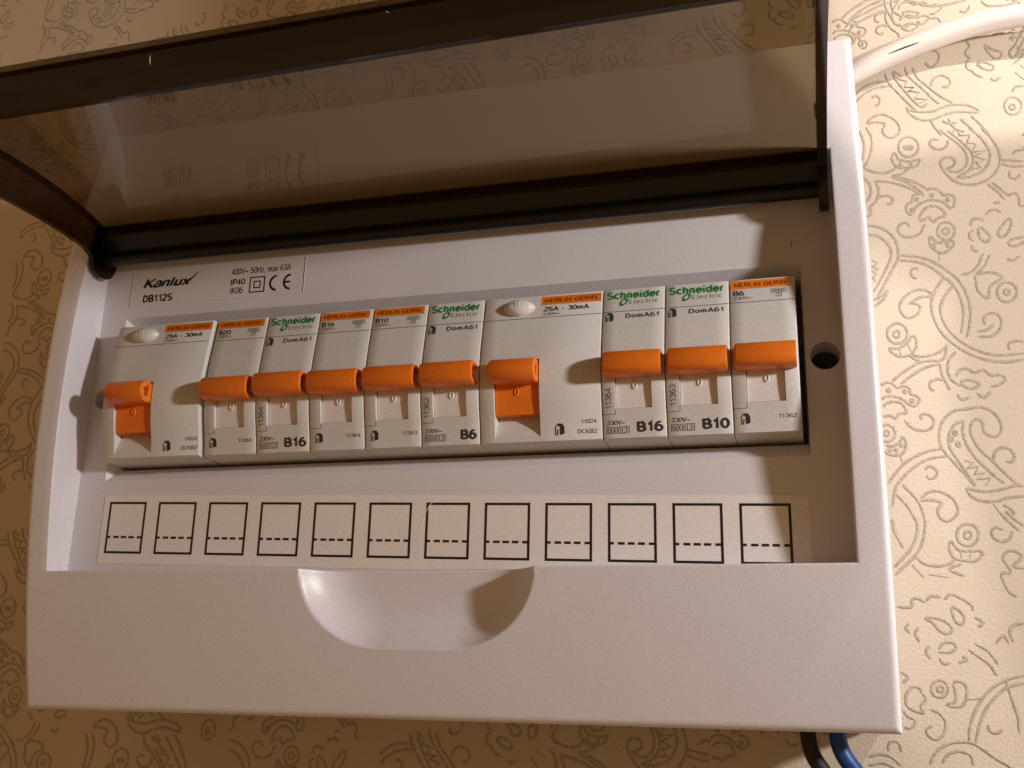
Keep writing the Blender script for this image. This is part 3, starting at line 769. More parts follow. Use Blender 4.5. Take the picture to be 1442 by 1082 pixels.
def cover_z(x, y):
    RR = 1.7
    d = min(x - OX0, OX1 - x, y - OY0, OY1 - y)
    z = arch(y)
    if d < RR:
        z -= RR - math.sqrt(max(0.0, RR * RR - (RR - d) ** 2))
    di = max(IX0 - x, x - IX1, IY0 - y, y - IY1)
    if di < 0.45:
        z -= 0.45 - math.sqrt(max(0.0, 0.2025 - (0.45 - max(di, 0)) ** 2))
    return z - scoop(x, y)


def steps(a, b, s):
    n = max(1, int(round((b - a) / s)))
    return [a + (b - a) * i / n for i in range(n)]


edge = [0, 0.08, 0.3, 0.65, 1.1, 1.6, 2.2]
xs = [OX0 + e for e in edge] + steps(OX0 + 3.2, IX0 - 0.45, 2) + [IX0 - 0.45, IX0 - 0.2, IX0 - 0.06, IX0]
xs += steps(IX0 + 2, 72, 6) + steps(72, 145, 0.55) + steps(145, IX1, 6)
xs += [IX1, IX1 + 0.06, IX1 + 0.2, IX1 + 0.45] + steps(IX1 + 1.2, OX1 - 2.9, 2) + [OX1 - e for e in reversed(edge)]
ys = [OY0 + e for e in edge] + steps(OY0 + 3.5, -81, 2.2) + steps(-81, -75, 0.25) + steps(-75, IY0 - 0.45, 0.5) + [IY0 - 0.45, IY0 - 0.2, IY0 - 0.06, IY0]
ys += steps(IY0 + 2, IY1, 3.5) + [IY1, IY1 + 0.06, IY1 + 0.2, IY1 + 0.45] + steps(IY1 + 2, OY1 - 3, 2.5) + [OY1 - e for e in reversed(edge)]
nx, ny = len(xs), len(ys)
ix0, ix1, iy0, iy1 = xs.index(IX0), xs.index(IX1), ys.index(IY0), ys.index(IY1)
v = [(x, y, cover_z(x, y)) for y in ys for x in xs]
f = []
for j in range(ny - 1):
    for i in range(nx - 1):
        if ix0 <= i < ix1 and iy0 <= j < iy1:
            continue
        f.append((j * nx + i, j * nx + i + 1, (j + 1) * nx + i + 1, (j + 1) * nx + i))


def wall_down(loop, zb, shift=0.0):
    base = len(v)
    for k in loop:
        x, y, z = v[k]
        v.append((x + shift * (1 if x < 100 else -1), y + shift * (1 if y < 0 else -1), zb))
    n = len(loop)
    for k in range(n):
        f.append((loop[k], loop[(k + 1) % n], base + (k + 1) % n, base + k))


outer = [i for i in range(nx)] + [j * nx + nx - 1 for j in range(1, ny)] + [(ny - 1) * nx + i for i in range(nx - 2, -1, -1)] + [j * nx for j in range(ny - 2, 0, -1)]
inner = [iy0 * nx + i for i in range(ix0, ix1 + 1)] + [j * nx + ix1 for j in range(iy0 + 1, iy1 + 1)] + [iy1 * nx + i for i in range(ix1 - 1, ix0 - 1, -1)] + [j * nx + ix0 for j in range(iy1 - 1, iy0, -1)]
wall_down(outer, -32.0, 0.35)
wall_down(inner, -0.7)
cover = build("front_cover", v, f, M_COVER, BX, smooth=38)
vb, fb = box_vf(OX0 + 1.6, OX1 - 1.6, OY0 + 1.6, OY1 - 1.6, ZW + 0.3, -31.0)
base = build("base", vb, [fb[i] for i in (0, 1, 2, 3, 4)], M_COVER, BX)

# inner panel with the breaker cut-out and two screw holes
CUT = (-3.0, 217.6, -28.0, 27.6)
HOLES = [(222.8, 0.0, 4.05), (-7.6, -0.2, 3.6)]
bm = bmesh.new()


def loop_edges(pts):
    vs = [bm.verts.new((p[0], p[1], 0)) for p in pts]
    return [bm.edges.new((vs[i], vs[(i + 1) % len(vs)])) for i in range(len(vs))]


ed = loop_edges(rect(IX0 - 0.8, IX1 + 0.8, IY0 - 0.8, IY1 + 0.8)) + loop_edges(rect(*CUT))
for hx, hy, hr in HOLES:
    ed += loop_edges([(hx + hr * math.cos(2 * math.pi * k / 32), hy + hr * math.sin(2 * math.pi * k / 32)) for k in range(32)])
bmesh.ops.triangle_fill(bm, edges=ed, use_beauty=True)
pv = [tuple(a.co) for a in bm.verts]
pf = [tuple(a.index for a in fc.verts) for fc in bm.faces] if (bm.verts.index_update() or True) else []
bm.free()
panel = build("inner_panel", pv, pf, M_PANEL, BX)
CIN = (-0.6, 217.2, -24.0, 24.4)
o4 = [(CUT[0], CUT[2]), (CUT[1], CUT[2]), (CUT[1], CUT[3]), (CUT[0], CUT[3])]
i4 = [(CIN[0], CIN[2]), (CIN[1], CIN[2]), (CIN[1], CIN[3]), (CIN[0], CIN[3])]
v = [(x, y, 0.0) for x, y in o4] + [(x, y, -4.2) for x, y in i4] + [(x, y, -9.0) for x, y in i4]
f = [(k, (k + 1) % 4, 4 + (k + 1) % 4, 4 + k) for k in range(4)] + [(4 + k, 4 + (k + 1) % 4, 8 + (k + 1) % 4, 8 + k) for k in range(4)]
build("cutout_rim", v, f, M_PANEL, BX, panel)
for hx, hy, hr in HOLES:
    v, f = [], []
    for k in range(32):
        a = 2 * math.pi * k / 32
        v += [(hx + hr * math.cos(a), hy + hr * math.sin(a), 0.0), (hx + hr * 0.96 * math.cos(a), hy + hr * 0.96 * math.sin(a), -9.0)]
    f = [(2 * k, 2 * ((k + 1) % 32), 2 * ((k + 1) % 32) + 1, 2 * k + 1) for k in range(32)]
    build("screw_hole", v, f, M_PANEL, BX, panel)
# rail that carries the breakers, inside the box
v, f = box_vf(-6, 222, -17.5, 17.5, -46.0, -42.6)
build("mounting_rail", v, f, M_RAIL, BX)

# rating sticker
flat = lambda z: (lambda y: z)
v, f = box_vf(-2.5, 62.3, 31.6, 44.3, -0.1, 0.16)
rs = build("rating_sticker", v, f, M_RATING, BX)
Z1 = flat(0.16)
print_polys("sticker_edge", [rect(62.0, 62.3, 31.6, 44.3)], Z1, M_GREYINK, BX, rs)
lettering("lettering", "Kanlux", 2.1, 20.6, 38.0, 41.5, Z1, M_BLACK, BX, rs, bold=0.20, shear=0.28, spacing=0.92)
print_polys("lettering_tick", [[(18.7, 39.3), (19.9, 39.3), (23.1, 42.4), (22.8, 42.5)]], Z1, M_BLACK, BX, rs, eps=0.07)
lettering("lettering", "DB112S", 2.6, 14.0, 32.9, 35.9, Z1, M_BLACK, BX, rs, bold=0.22)
lettering("lettering", "400V~ 50Hz, max 63A", 35.4, 57.3, 39.9, 42.45, Z1, M_BLACK, BX, rs, bold=0.13)
lettering("lettering", "IP40", 35.6, 40.9, 36.45, 38.8, Z1, M_BLACK, BX, rs, bold=0.19)
lettering("lettering", "IK06", 35.7, 40.3, 33.35, 35.7, Z1, M_BLACK, BX, rs, bold=0.13)
print_polys("double_square_mark", outline(42.6, 48.2, 33.2, 38.8, 0.42) + outline(44.1, 46.7, 34.7, 37.3, 0.4), Z1, M_BLACK, BX, rs)


def arc_band(cx, cy, r0, r1, a0, a1, n=18):
    out = []
    for k in range(n):
        p, q = math.radians(a0 + (a1 - a0) * k / n), math.radians(a0 + (a1 - a0) * (k + 1) / n)
        out.append([(cx + r0 * math.cos(p), cy + r0 * math.sin(p)), (cx + r1 * math.cos(p), cy + r1 * math.sin(p)),
                    (cx + r1 * math.cos(q), cy + r1 * math.sin(q)), (cx + r0 * math.cos(q), cy + r0 * math.sin(q))])
    return out


print_polys("conformity_mark", arc_band(52.6, 36.0, 2.1, 2.85, 95, 265) + arc_band(57.6, 36.0, 2.1, 2.85, 95, 265) + [rect(55.4, 57.3, 35.65, 36.35)], Z1, M_BLACK, BX, rs)

# strip of twelve empty name fields, stuck on a little crooked
SL = -0.0279


def sk(x, y):
    return (x, y - 0.4 + SL * (x - 108.0))


def strip_prism(pts, z0, z1):
    n = len(pts)
    v = [(*p, z0) for p in pts] + [(*p, z1) for p in pts]
    return v, [tuple(range(n, 2 * n))] + [(i, (i + 1) % n, n + (i + 1) % n, n + i) for i in range(n)]


v, f = strip_prism([sk(-2.0, -57.2), sk(108, -57.2), sk(216.4, -54.4), sk(216.4, -35.4), sk(-2.0, -35.4)], -0.1, 0.14)
ls = build("label_strip", v, f, M_STICKER, BX)
for k in range(12):
    x0 = 0.127 + 18.0 * k
    x1, y1 = x0 + 13.54, -37.6
    y0 = y1 - 16.43
    po = outline(x0, x1, y0, y1, 0.72)
    yd = y1 - 16.43 * 0.685
    for a, b in ((0.0, 0.10), (0.205, 0.325), (0.41, 0.53), (0.615, 0.735), (0.84, 1.0)):
        po.append(rect(max(x0 + 0.72, x0 + 13.54 * a), min(x1 - 0.72, x0 + 13.54 * b + 0.3), yd - 0.36, yd + 0.36))
    print_polys("name_field", [[sk(*p) for p in q] for q in po], flat(0.14), M_BLACK, BX, ls)

# ---------------------------------------------------------------- smoked lid, swung up and out
TOP = [(54.0, 3.0), (57.4, 8.0), (59.7, 16.0), (61.2, 28.0), (61.9, 40.0), (61.9, 54.0), (60.8, 70.0), (58.2, 86.0), (54.8, 99.0), (50.6, 111.0)]
BOT = [(37.4, 111.0), (40.8, 99.0), (43.8, 86.0), (46.4, 70.0), (48.0, 54.0), (48.5, 40.0), (48.4, 28.0), (47.7, 17.0)]
LX0, LX1 = -11.3, 226.2


def twist(v):
    """the thin lid hangs slightly twisted: its free right corner stands higher than the left"""
    return [(x, y + 0.017 * (x - 100.0) * max(0.0, z) / 111.0, z) for x, y, z in v]


tp = [(p.x, p.y) for p in catmull([(a, b, 0) for a, b in TOP], 4)]
bt = [(p.x, p.y) for p in catmull([(a, b, 0) for a, b in BOT], 4)]
v, f = strip_solid(tp, 1.5, LX0, LX1)
lid = build("lid", twist(v), f, M_SMOKE, BX, smooth=35)
tag(lid, "smoked transparent brown lid, hinged at the top of the opening")
ear = [(46.6 + 6.2 * math.cos(math.radians(a)), 6.6 + 6.2 * math.sin(math.radians(a))) for a in range(95, 321, 15)]
side = [(y - 0.1, z) for y, z in tp[4:]] + bt + ear
for x0, tk in ((LX0 + 0.05, 1.7), (LX1 - 2.65, 2.6)):
    v, f = extrude_x(side, x0, x0 + tk)
    build("side_wall", twist(v), f, M_SMOKERIM, BX, lid)
v, f = strip_solid([(50.2, 109.6), (43.5, 110.6), (37.2, 110.9)], 1.6, LX0 + 1.8, LX1 - 1.8)
build("end_wall", twist(v), f, M_SMOKERIM, BX, lid)
v, f = strip_solid([(47.2, 3.4), (50.5, 5.2), (54.6, 9.8)], 2.2, LX0 + 1.8, LX1 - 1.8)
build("hinge_wall", v, f, M_SMOKEBAR, BX, lid)
v, f = extrude_x([(47.4 + 2.4 * math.cos(math.radians(a)), 5.6 + 2.4 * math.sin(math.radians(a))) for a in range(0, 360, 24)], LX0 + 1.9, LX1 - 1.9)
build("hinge_bar", v, f, M_SMOKEBAR, BX, lid, smooth=40)
for zz in (38.0, 84.0):
    v, f = box_vf(LX1 - 3.0, LX1 - 1.8, 52.0, 54.5, zz - 2, zz + 2)
    bevelled(build("catch_nub", twist(v), f, M_SMOKE, BX, lid), 0.4)

# small scratches and scuffs in the clear plastic
def sliver(name, a, c, wdt, dirn, material, par):
    a, c, dirn = Vector(a), Vector(c), Vector(dirn)
    t = (c - a)
    s = t.cross(dirn).normalized() * wdt
    mid = a * 0.45 + c * 0.55 + s * 0.6
    v = [tuple(p) for p in (a, mid - s, c, mid + s)]
    v += [tuple(Vector(p) + dirn * 0.05) for p in v]
    return build(name, twist(v) if par == lid else v, [(0, 1, 2, 3), (4, 5, 6, 7), (0, 1, 5, 4), (1, 2, 6, 5), (2, 3, 7, 6), (3, 0, 4, 7)], material, BX, par)


for a, c, wd in (((40.4, 59.2, 29.2), (41.2, 59.4, 31.4), 0.22), ((120.0, 58.4, 21.0), (121.2, 58.5, 21.6), 0.12), ((164.0, 60.1, 45.0), (165.4, 60.1, 45.5), 0.10)):
    sliver("scratch", a, c, wd, (0, -1, 0.15), M_SCUFF, lid)
for a, c, wd in (((78.6, 45.6, 112.5), (79.2, 42.6, 112.8), 0.16), ((135.6, 46.4, 112.5), (136.8, 45.6, 112.6), 0.10)):
    sliver("scratch", a, c, wd, (0, 0.1, 1), M_SCUFF, lid)
sliver("moulding_mark", (215.6, 35.2, 0.02), (215.3, 32.2, 0.02), 0.16, (0, 0, 1), M_GREYINK, panel)
# crease in the label strip
cr = catmull([(107.0, -56.6, 0.16), (106.2, -48.8, 0.16), (108.0, -40.9, 0.16), (111.1, -37.0, 0.16), (114.0, -36.3, 0.16)], 5)
cv, cf = [], []
for k, p in enumerate(cr):
    d = (cr[min(k + 1, len(cr) - 1)] - cr[max(k - 1, 0)]).normalized()
    q = Vector((-d.y, d.x, 0))
    for a, hh in ((-0.5, -0.05), (0.0, 0.05), (0.5, -0.05)):
        cv.append(tuple(p + q * a + Vector((0, 0, hh))))
cf = [(3 * k + s, 3 * k + s + 1, 3 * k + s + 4, 3 * k + s + 3) for k in range(len(cr) - 1) for s in (0, 1)]
build("crease", cv, cf, M_STICKER, BX, ls, smooth=True, recalc=False)

# ---------------------------------------------------------------- breakers
PROF = [(22.0, 5.4), (14.6, 6.9), (8.0, 8.2), (2.5, 9.1), (-2.0, 9.3), (-6.0, 9.2), (-10.0, 8.7), (-14.0, 7.7), (-17.5, 6.8), (-20.0, 6.35), (-22.4, 6.0)]
_pc = catmull([(a, b, 0) for a, b in PROF], 6)


def prof(y):
    if y >= _pc[0].x:
        return _pc[0].y
    for a, b in zip(_pc, _pc[1:]):
        if b.x <= y <= a.x:
            t = (a.x - y) / max(1e-9, a.x - b.x)
            return a.y + (b.y - a.y) * t
    return _pc[-1].y


def breaker_body(T, x0, w, dz, win, wy0, wy1, wz):
    """front shell with rounded side edges, a window (x range win, y range wy0..wy1) with walls down to wz"""
    yl = sorted(set([round(p.x, 3) for p in _pc] + [wy0, wy1]), reverse=True)
    cols = [(0.0, -0.5), (0.12, -0.19), (0.4, 0.0), (win[0], 0.0), (win[1], 0.0), (w - 0.4, 0.0), (w - 0.12, -0.19), (w, -0.5)]
    front = [(21.9, 4.6)] + [(y, prof(y) + dz) for y in yl] + [(-22.7, 5.4 + dz)]
    poly = front + [(-22.9, -4.0), (-22.9, -42.4), (21.9, -42.4)]
    n, nf = len(poly), len(front)
    v, f = [], []
    for cx, cz in cols:
        for k, (y, z) in enumerate(poly):
            v.append((x0 + cx, y, z + (cz if k < nf else 0)))
    for c in range(len(cols) - 1):
        for k in range(n):
            k2 = (k + 1) % n
            if c == 3 and 1 <= k < nf - 2 and wy0 - 1e-6 <= poly[k2][0] and poly[k][0] <= wy1 + 1e-6:
                continue
            f.append((c * n + k, c * n + k2, (c + 1) * n + k2, (c + 1) * n + k))
    f.append(tuple(reversed(range(n))))
    f.append(tuple(range((len(cols) - 1) * n, len(cols) * n)))
    # window walls
    wl = [k for k in range(1, nf - 1) if wy0 - 1e-6 <= poly[k][0] <= wy1 + 1e-6]
    for c in (3, 4):
        b = len(v)
        for k in wl:
            v.append((x0 + cols[c][0], poly[k][0], wz(poly[k][0]) + dz))
        for i in range(len(wl) - 1):
            f.append((c * n + wl[i], c * n + wl[i + 1], b + i + 1, b + i))
    bl, br = len(v) - 2 * len(wl), len(v) - len(wl)
    for i in range(len(wl) - 1):
        f.append((bl + i, bl + i + 1, br + i + 1, br + i))
    f.append((3 * n + wl[-1], 4 * n + wl[-1], br + len(wl) - 1, bl + len(wl) - 1))
    f.append((3 * n + wl[0], 4 * n + wl[0], br, bl))
    return build("body", v, f, M_BODY, T, smooth=50)


def lever_mesh(name, T, x0, x1, dz, star):
    jr = random.Random(int(x0 * 7))
    cy, cz, ry, rz, ex = -2.6 + jr.uniform(-0.22, 0.22), 11.4 + dz + jr.uniform(-0.12, 0.12), 3.5, 3.75, (2.1 if star else 3.0)
    N = 40

    def ring(x, s, inset=0.0, mod=None):
        out = []
        for k in range(N):
            a = 2 * math.pi * k / N
            c, sn = math.cos(a), math.sin(a)
            rr = (abs(c) ** ex + abs(sn) ** ex) ** (-1 / ex)
            m_ = mod(a) if mod else 1.0
            out.append((x, cy + (ry * rr - inset) * c * s * m_, cz + (rz * rr - inset) * sn * s * m_))
        return out
    st = (lambda a: 1.0 + 0.22 * math.cos(5 * a)) if star else None
    rings = [ring(x0, 1, 0.75), ring(x0 + 0.2, 1, 0.3), ring(x0 + 0.7, 1), ring(x1 - 0.5, 1), ring(x1 - 0.12, 1, 0.12), ring(x1, 1, 0.32)]
    if star:
        rings += [ring(x1, 0.50, 0, st), ring(x1 - 0.5, 0.46, 0, st), ring(x1 - 6, 0.40, 0, st)]
    else:
        rings += [ring(x1, 0.70), ring(x1 - 0.15, 0.66), ring(x1 - 2.6, 0.60)]
    v = [p for r in rings for p in r]
    f = []
    for i in range(len(rings) - 1):
        for k in range(N):
            k2 = (k + 1) % N
            f.append((i * N + k, i * N + k2, (i + 1) * N + k2, (i + 1) * N + k))
    f.append(tuple(reversed(range(N))))
    f.append(tuple(range((len(rings) - 1) * N, len(rings) * N)))
    return build(name, v, f, M_ORANGE, T, smooth=40)


def zero_mark(T, par, cx, cy, zf, dz, material):
    z = lambda y: zf(y) + dz
    v, f = [], []
    def ringpiece(rx0, ry0, rx1, ry1, h):
        b = len(v)
        n = 20
        for k in range(n):
            a = 2 * math.pi * k / n
            for rx, ry, hh in ((rx0, ry0, 0.0), (rx0 + 0.07, ry0 + 0.07, h), (rx1 - 0.07, ry1 - 0.07, h), (rx1, ry1, 0.0)):
                y = cy + ry * math.sin(a)
                v.append((cx + rx * math.cos(a), y, z(y) + hh))
        for k in range(n):
            k2 = (k + 1) % n
            for q in range(3):
                f.append((b + 4 * k + q, b + 4 * k2 + q, b + 4 * k2 + q + 1, b + 4 * k + q + 1))
    ringpiece(1.36, 1.42, 1.60, 1.68, 0.05)
    ringpiece(0.30, 0.70, 0.72, 1.15, 0.32)
    return build("zero_mark", v, f, material, T, par, smooth=True, recalc=True)


def house_icon(T, x, y, h, dz):
    z = lambda yy: prof(yy) + dz
    s = h / 3.2
    P = lambda pts: [(x + a * s, y + b * s) for a, b in pts]
    polys = [P([(1.35, 0.0), (2.6, 0.35), (2.6, 2.2), (2.05, 3.1), (1.35, 2.35)]),
             P([(0.0, 0.0), (0.24, 0.0), (0.24, 2.2), (0.0, 2.1)]), P([(0.0, 2.1), (0.72, 3.2), (2.05, 3.1), (1.35, 2.35), (1.2, 2.25), (0.72, 2.8), (0.24, 2.05)]),
             P([(0.24, 0.0), (0.55, 0.0), (0.55, 0.26), (0.24, 0.26)]), P([(0.55, 0.0), (0.80, 0.0), (0.80, 1.5), (0.55, 1.5)]),
             P([(0.80, 1.22), (1.1, 1.22), (1.1, 1.5), (0.80, 1.5)]), P([(0.80, 0.62), (1.0, 0.62), (1.0, 0.84), (0.80, 0.84)])]
    return print_polys("house_mark", polys, z, M_INK, T, eps=0.07)


def separator(T, x0, w, y, dz):
    v, f = box_vf(x0 + 0.15, x0 + w - 0.15, y - 0.09, y + 0.09, 0, 1)
    return print_polys("label_groove", [rect(x0 + 0.15, x0 + w - 0.15, y - 0.10, y + 0.10)], lambda yy: prof(yy) + dz, M_GREYINK, T, eps=0.03)


def stripe(T, x0, x1, y0, y1, dz):
    z = lambda y: prof(y) + dz
    n = 6
    v = [(x, y0 + (y1 - y0) * k / n, z(y0 + (y1 - y0) * k / n) + 0.04) for k in range(n + 1) for x in (x0, x1)]
    f = [(2 * k, 2 * k + 1, 2 * k + 3, 2 * k + 2) for k in range(n)]
    st = build("brand_stripe", v, f, M_STRIPE, T, recalc=False)
    L = x1 - x0
    h = y1 - y0
    lettering("lettering", "MERLIN GERIN", x0 + 0.055 * L, x1 - 0.075 * L, y0 + 0.22 * h, y0 + 0.78 * h, z, M_BROWNINK, T, st, bold=0.15, eps=0.08)
    return st


rock_z = lambda y: 8.0 - 0.012 * (y + 4.0) ** 2
WIDE_G = "two-module residual current switches"
MCB_G = "single-module circuit breakers"


def rocker(T, x0, x1, y0, y1, dz, material):
    n = 14
    v = [(x, y1 + (y0 - y1) * k / n, rock_z(y1 + (y0 - y1) * k / n) + dz) for k in range(n + 1) for x in (x0, x1)]
    v += [(x, y0, 1.6 + dz) for x in (x0, x1)]
    v += [(x, y1, 1.6 + dz) for x in (x0, x1)]
    f = [(2 * k, 2 * k + 1, 2 * k + 3, 2 * k + 2) for k in range(n)]
    b = 2 * (n + 1)
    f.append((2 * n, 2 * n + 1, b + 1, b))
    f.append(tuple([2 * k for k in range(n + 1)] + [b, b + 2]))
    f.append(tuple([2 * k + 1 for k in range(n + 1)] + [b + 1, b + 3]))
    return build("rocker", v, f, material, T, smooth=40)


def mcb(slot, style, rating, code, label, pole="3", dz=0.0, dx=0.0):
    x0 = 18.0 * slot + dx + 0.04
    T = Thing("circuit_breaker", (x0 + 9, 0, -42.4), label, "circuit breaker", MCB_G)
    w = 17.78
    breaker_body(T, x0, w, dz, (3.7, 14.0), -14.4, 1.2, lambda y: 2.0)
    rk = rocker(T, x0 + 3.85, x0 + 13.85, -14.1, 1.0, dz, M_ROCKER)
    zero_mark(T, rk, x0 + 9.2, -7.9, rock_z, dz, M_ROCKER)
    lever_mesh("lever", T, x0 + 1.1, x0 + 17.3, dz, False)
    v, f = box_vf(x0 + 4.3, x0 + 13.4, -3.4, 0.6, 5.0 + dz, 9.5 + dz)
    build("lever_stem", v, f, M_ORANGE, T)
    z = lambda y: prof(y) + dz
    separator(T, x0, w, 14.7, dz)
    # side tab
    print_polys("tab_groove", [rect(x0 + 0.1, x0 + 3.7, -15.95, -15.8), rect(x0 + 3.55, x0 + 3.7, -15.8, -14.4)], z, M_GREYINK, T, eps=0.03)
    if style == "stripe":
        stripe(T, x0 + 0.35, x0 + 16.7, 19.0, 21.7, dz)
        bw = 3.1 if len(rating) < 3 else 4.3
        lettering("lettering", rating, x0 + 1.0, x0 + 1.0 + bw, 16.85, 18.6, z, M_INK, T, bold=0.20)
        lettering("lettering", "230V~", x0 + 0.95, x0 + 6.2, 15.55, 16.6, z, M_INK, T, bold=0.11)
        print_polys("capacity_box", outline(x0 + 11.3, x0 + 15.4, 17.15, 18.5, 0.13) + outline(x0 + 12.6, x0 + 14.2, 15.9, 17.02, 0.13), z, M_GREYINK, T)
        lettering("lettering", "6000", x0 + 11.75, x0 + 14.95, 17.4, 18.22, z, M_INK, T)
        lettering("lettering", pole, x0 + 13.15, x0 + 13.65, 16.1, 16.82, z, M_INK, T)
        house_icon(T, x0 + 1.9, -20.2, 3.0, dz)
        lettering("lettering", code, x0 + 11.9, x0 + 16.6, -18.85, -17.65, z, M_GREYINK, T, bold=0.14)
    else:
        lettering("maker_name", "Schneider", x0 + 1.0, x0 + 16.4, 18.75, 21.35, z, M_GREEN, T, bold=0.24)
        lettering("maker_name", "Electric", x0 + 7.5, x0 + 15.9, 16.95, 18.35, z, M_GREENGREY, T, bold=0.13, spacing=1.25)
        bands = [[(x0 + a, b) for a, b in q] for q in arc_band(0, 0, 0.62, 1.12, 0, 360, 24)]
        leaf = []
        for q in arc_band(0, 0, 0.60, 1.14, 0, 360, 24):
            leaf.append([(x0 + 6.0 + a * 1.0 + b * 0.42, 17.75 + b * 1.02) for a, b in q])
        print_polys("maker_mark", leaf + [[(x0 + 4.6, 16.5), (x0 + 5.7, 16.5), (x0 + 6.0, 17.0), (x0 + 5.1, 17.1)]], z, M_GREEN, T, eps=0.07)
        house_icon(T, x0 + 0.8, 11.5, 2.9, dz)
        lettering("lettering", "DomA61", x0 + 6.6, x0 + 16.2, 12.35, 14.0, z, M_INK, T, bold=0.19, spacing=1.05)
        lettering("lettering", code, x0 + 0.9, x0 + 2.65, -14.3, -8.6, z, M_INK, T, bold=0.11, vertical=True)
        lettering("lettering", "230V~", x0 + 1.1, x0 + 6.3, -18.9, -17.55, z, M_INK, T, bold=0.15)
        print_polys("capacity_box", outline(x0 + 1.0, x0 + 7.4, -21.2, -19.25, 0.15) + [rect(x0 + 5.4, x0 + 5.55, -21.05, -19.4)], z, M_INK, T)
        lettering("lettering", "6000", x0 + 1.35, x0 + 5.1, -20.95, -19.5, z, M_GREYINK, T)
        lettering("lettering", "3", x0 + 5.85, x0 + 6.9, -20.95, -19.5, z, M_GREYINK, T)
        bw = 4.9 if len(rating) < 3 else 7.4
        lettering("lettering", rating, x0 + 16.9 - bw, x0 + 16.9, -21.0, -17.75, z, M_INK, T, bold=0.24)
    return T


def rcd(slot, label, dz, w):
    x0 = 18.0 * slot + 0.04
    T = Thing("residual_current_switch", (x0 + 18, 0, -42.4), label, "circuit breaker", WIDE_G)
    wz = lambda y: 3.0 if y > -14.6 else 3.0 + (prof(y) - 3.05) * min(1.0, (-14.6 - y) / 6.5)
    breaker_body(T, x0, w, dz, (4.4, 17.9), -21.1, 1.2, wz)
    rk = rocker(T, x0 + 4.6, x0 + 17.7, -14.5, 1.0, dz, M_ORANGE)
    zero_mark(T, rk, x0 + 11.0, -8.0, rock_z, dz, M_ORANGE)
    lever_mesh("lever", T, x0 + 3.9, x0 + 17.6, dz, True)
    v, f = extrude_x([(-6.0, 6.0 + dz), (-5.6, 11.0 + dz), (-2.0, 11.0 + dz), (0.8, 9.0 + dz), (0.8, 5.0 + dz), (-5.0, 5.0 + dz)], x0 + 4.9, x0 + 17.5)
    build("lever_stem", v, f, M_ORANGE, T)
    z = lambda y: prof(y) + dz
    # test button: pointed oval dome
    v, f = [], []
    NR, NA = 8, 36
    bx, by, ax, ay = x0 + 10.7, 18.3, 4.9, 2.85
    for i in range(NR + 1):
        r = 1 - i / NR
        for k in range(NA):
            a = 2 * math.pi * k / NA
            c, sn = math.cos(a), math.sin(a)
            e = (abs(c) ** 1.65 + abs(sn) ** 1.65) ** (-1 / 1.65)
            y = by + ay * r * e * sn
            h = 2.3 * (1 - r ** 2.3) ** 0.62 if r < 1 else -0.1
            v.append((bx + ax * r * e * c, y, z(by) + (y - by) * -0.19 + h + (0.25 if 0 < i else 0)))
    for i in range(NR):
        for k in range(NA):
            k2 = (k + 1) % NA
            f.append((i * NA + k, i * NA + k2, (i + 1) * NA + k2, (i + 1) * NA + k))
    tb = build("test_button", v, f, M_BUTTON, T, smooth=True)
    bz = z(by) + 2.52
    v, f = box_vf(bx - 0.55, bx - 0.25, by - 0.8, by + 0.9, bz - 0.3, bz + 0.12)
    v2, f2 = box_vf(bx + 0.35, bx + 0.65, by - 0.8, by + 0.9, bz - 0.3, bz + 0.12)
    build("test_mark", v + v2, f + [tuple(i + 8 for i in q) for q in f2], M_BUTTON, T, tb)
    separator(T, x0, w, 14.6, dz)
    stripe(T, x0 + 17.5, x0 + w - 0.35, 18.75, 21.5, dz)
    lettering("lettering", "25A - 30mA", x0 + 18.2, x0 + 31.9, 16.5, 18.25, z, M_INK, T, bold=0.20)
    lettering("lettering", "230V~", x0 + 18.1, x0 + 23.5, 15.15, 16.1, z, M_INK, T)
    house_icon(T, x0 + 22.2, -20.9, 3.3, dz)
    lettering("lettering", "11024", x0 + 29.9, x0 + 34.2, -17.9, -16.7, z, M_GREYINK, T, bold=0.14)
    lettering("lettering", "DCKB2", x0 + 28.7, x0 + 34.3, -20.7, -19.4, z, M_GREYINK, T, bold=0.14)
    return T


rcd(0, "wide grey breaker with white oval button, at the far left end of the row", 1.2, 35.05)
mcb(2, "stripe", "B20", "11365", "grey breaker with orange name stripe, marked B20, right after the first wide switch")
mcb(3, "green", "B16", "11364", "grey breaker with green maker name, marked B16 in large type, left half of the row")
mcb(4, "stripe", "B16", "11364", "grey breaker with orange name stripe, marked B16 under the stripe")
mcb(5, "stripe", "B10", "11363", "grey breaker with orange name stripe, marked B10 under the stripe")
mcb(6, "green", "B6", "11362", "grey breaker with green maker name, marked B6 in large type")
rcd(7, "wide grey breaker with white oval button, in the middle of the row", 0.0, 35.75)
mcb(9, "green", "B16", "11364", "grey breaker with green maker name, marked B16, right of the middle wide switch")
mcb(10, "green", "B10", "11363", "grey breaker with green maker name, marked B10 in large type")
mcb(11, "stripe", "B6", "11362", "grey breaker with orange name stripe, marked B6, at the right end of the row", pole="2")

# ---------------------------------------------------------------- cables
def cable(name, pts, r, material, label, n=8):
    P = catmull(pts, n)
    o0 = pts[0]
    v, f = tube_vf(P, r)
    o = build(name, v, f, material, o0, smooth=60)
    tag(o, label, "cable")
    return o, P


wc, WP = cable("supply_cable", [(226, 110.5, -50.6), (238.8, 117.4, -50.5), (253.3, 123.0, -50.0), (266.1, 126.5, -49.2), (278.8, 128.8, -48.4), (293.6, 129.5, -47.5), (315, 129.0, -46.5), (350, 124, -46.0), (420, 108, -46.0)], 3.75, M_WHITECABLE,
      "thick white round cable leaving the top right side of the box")
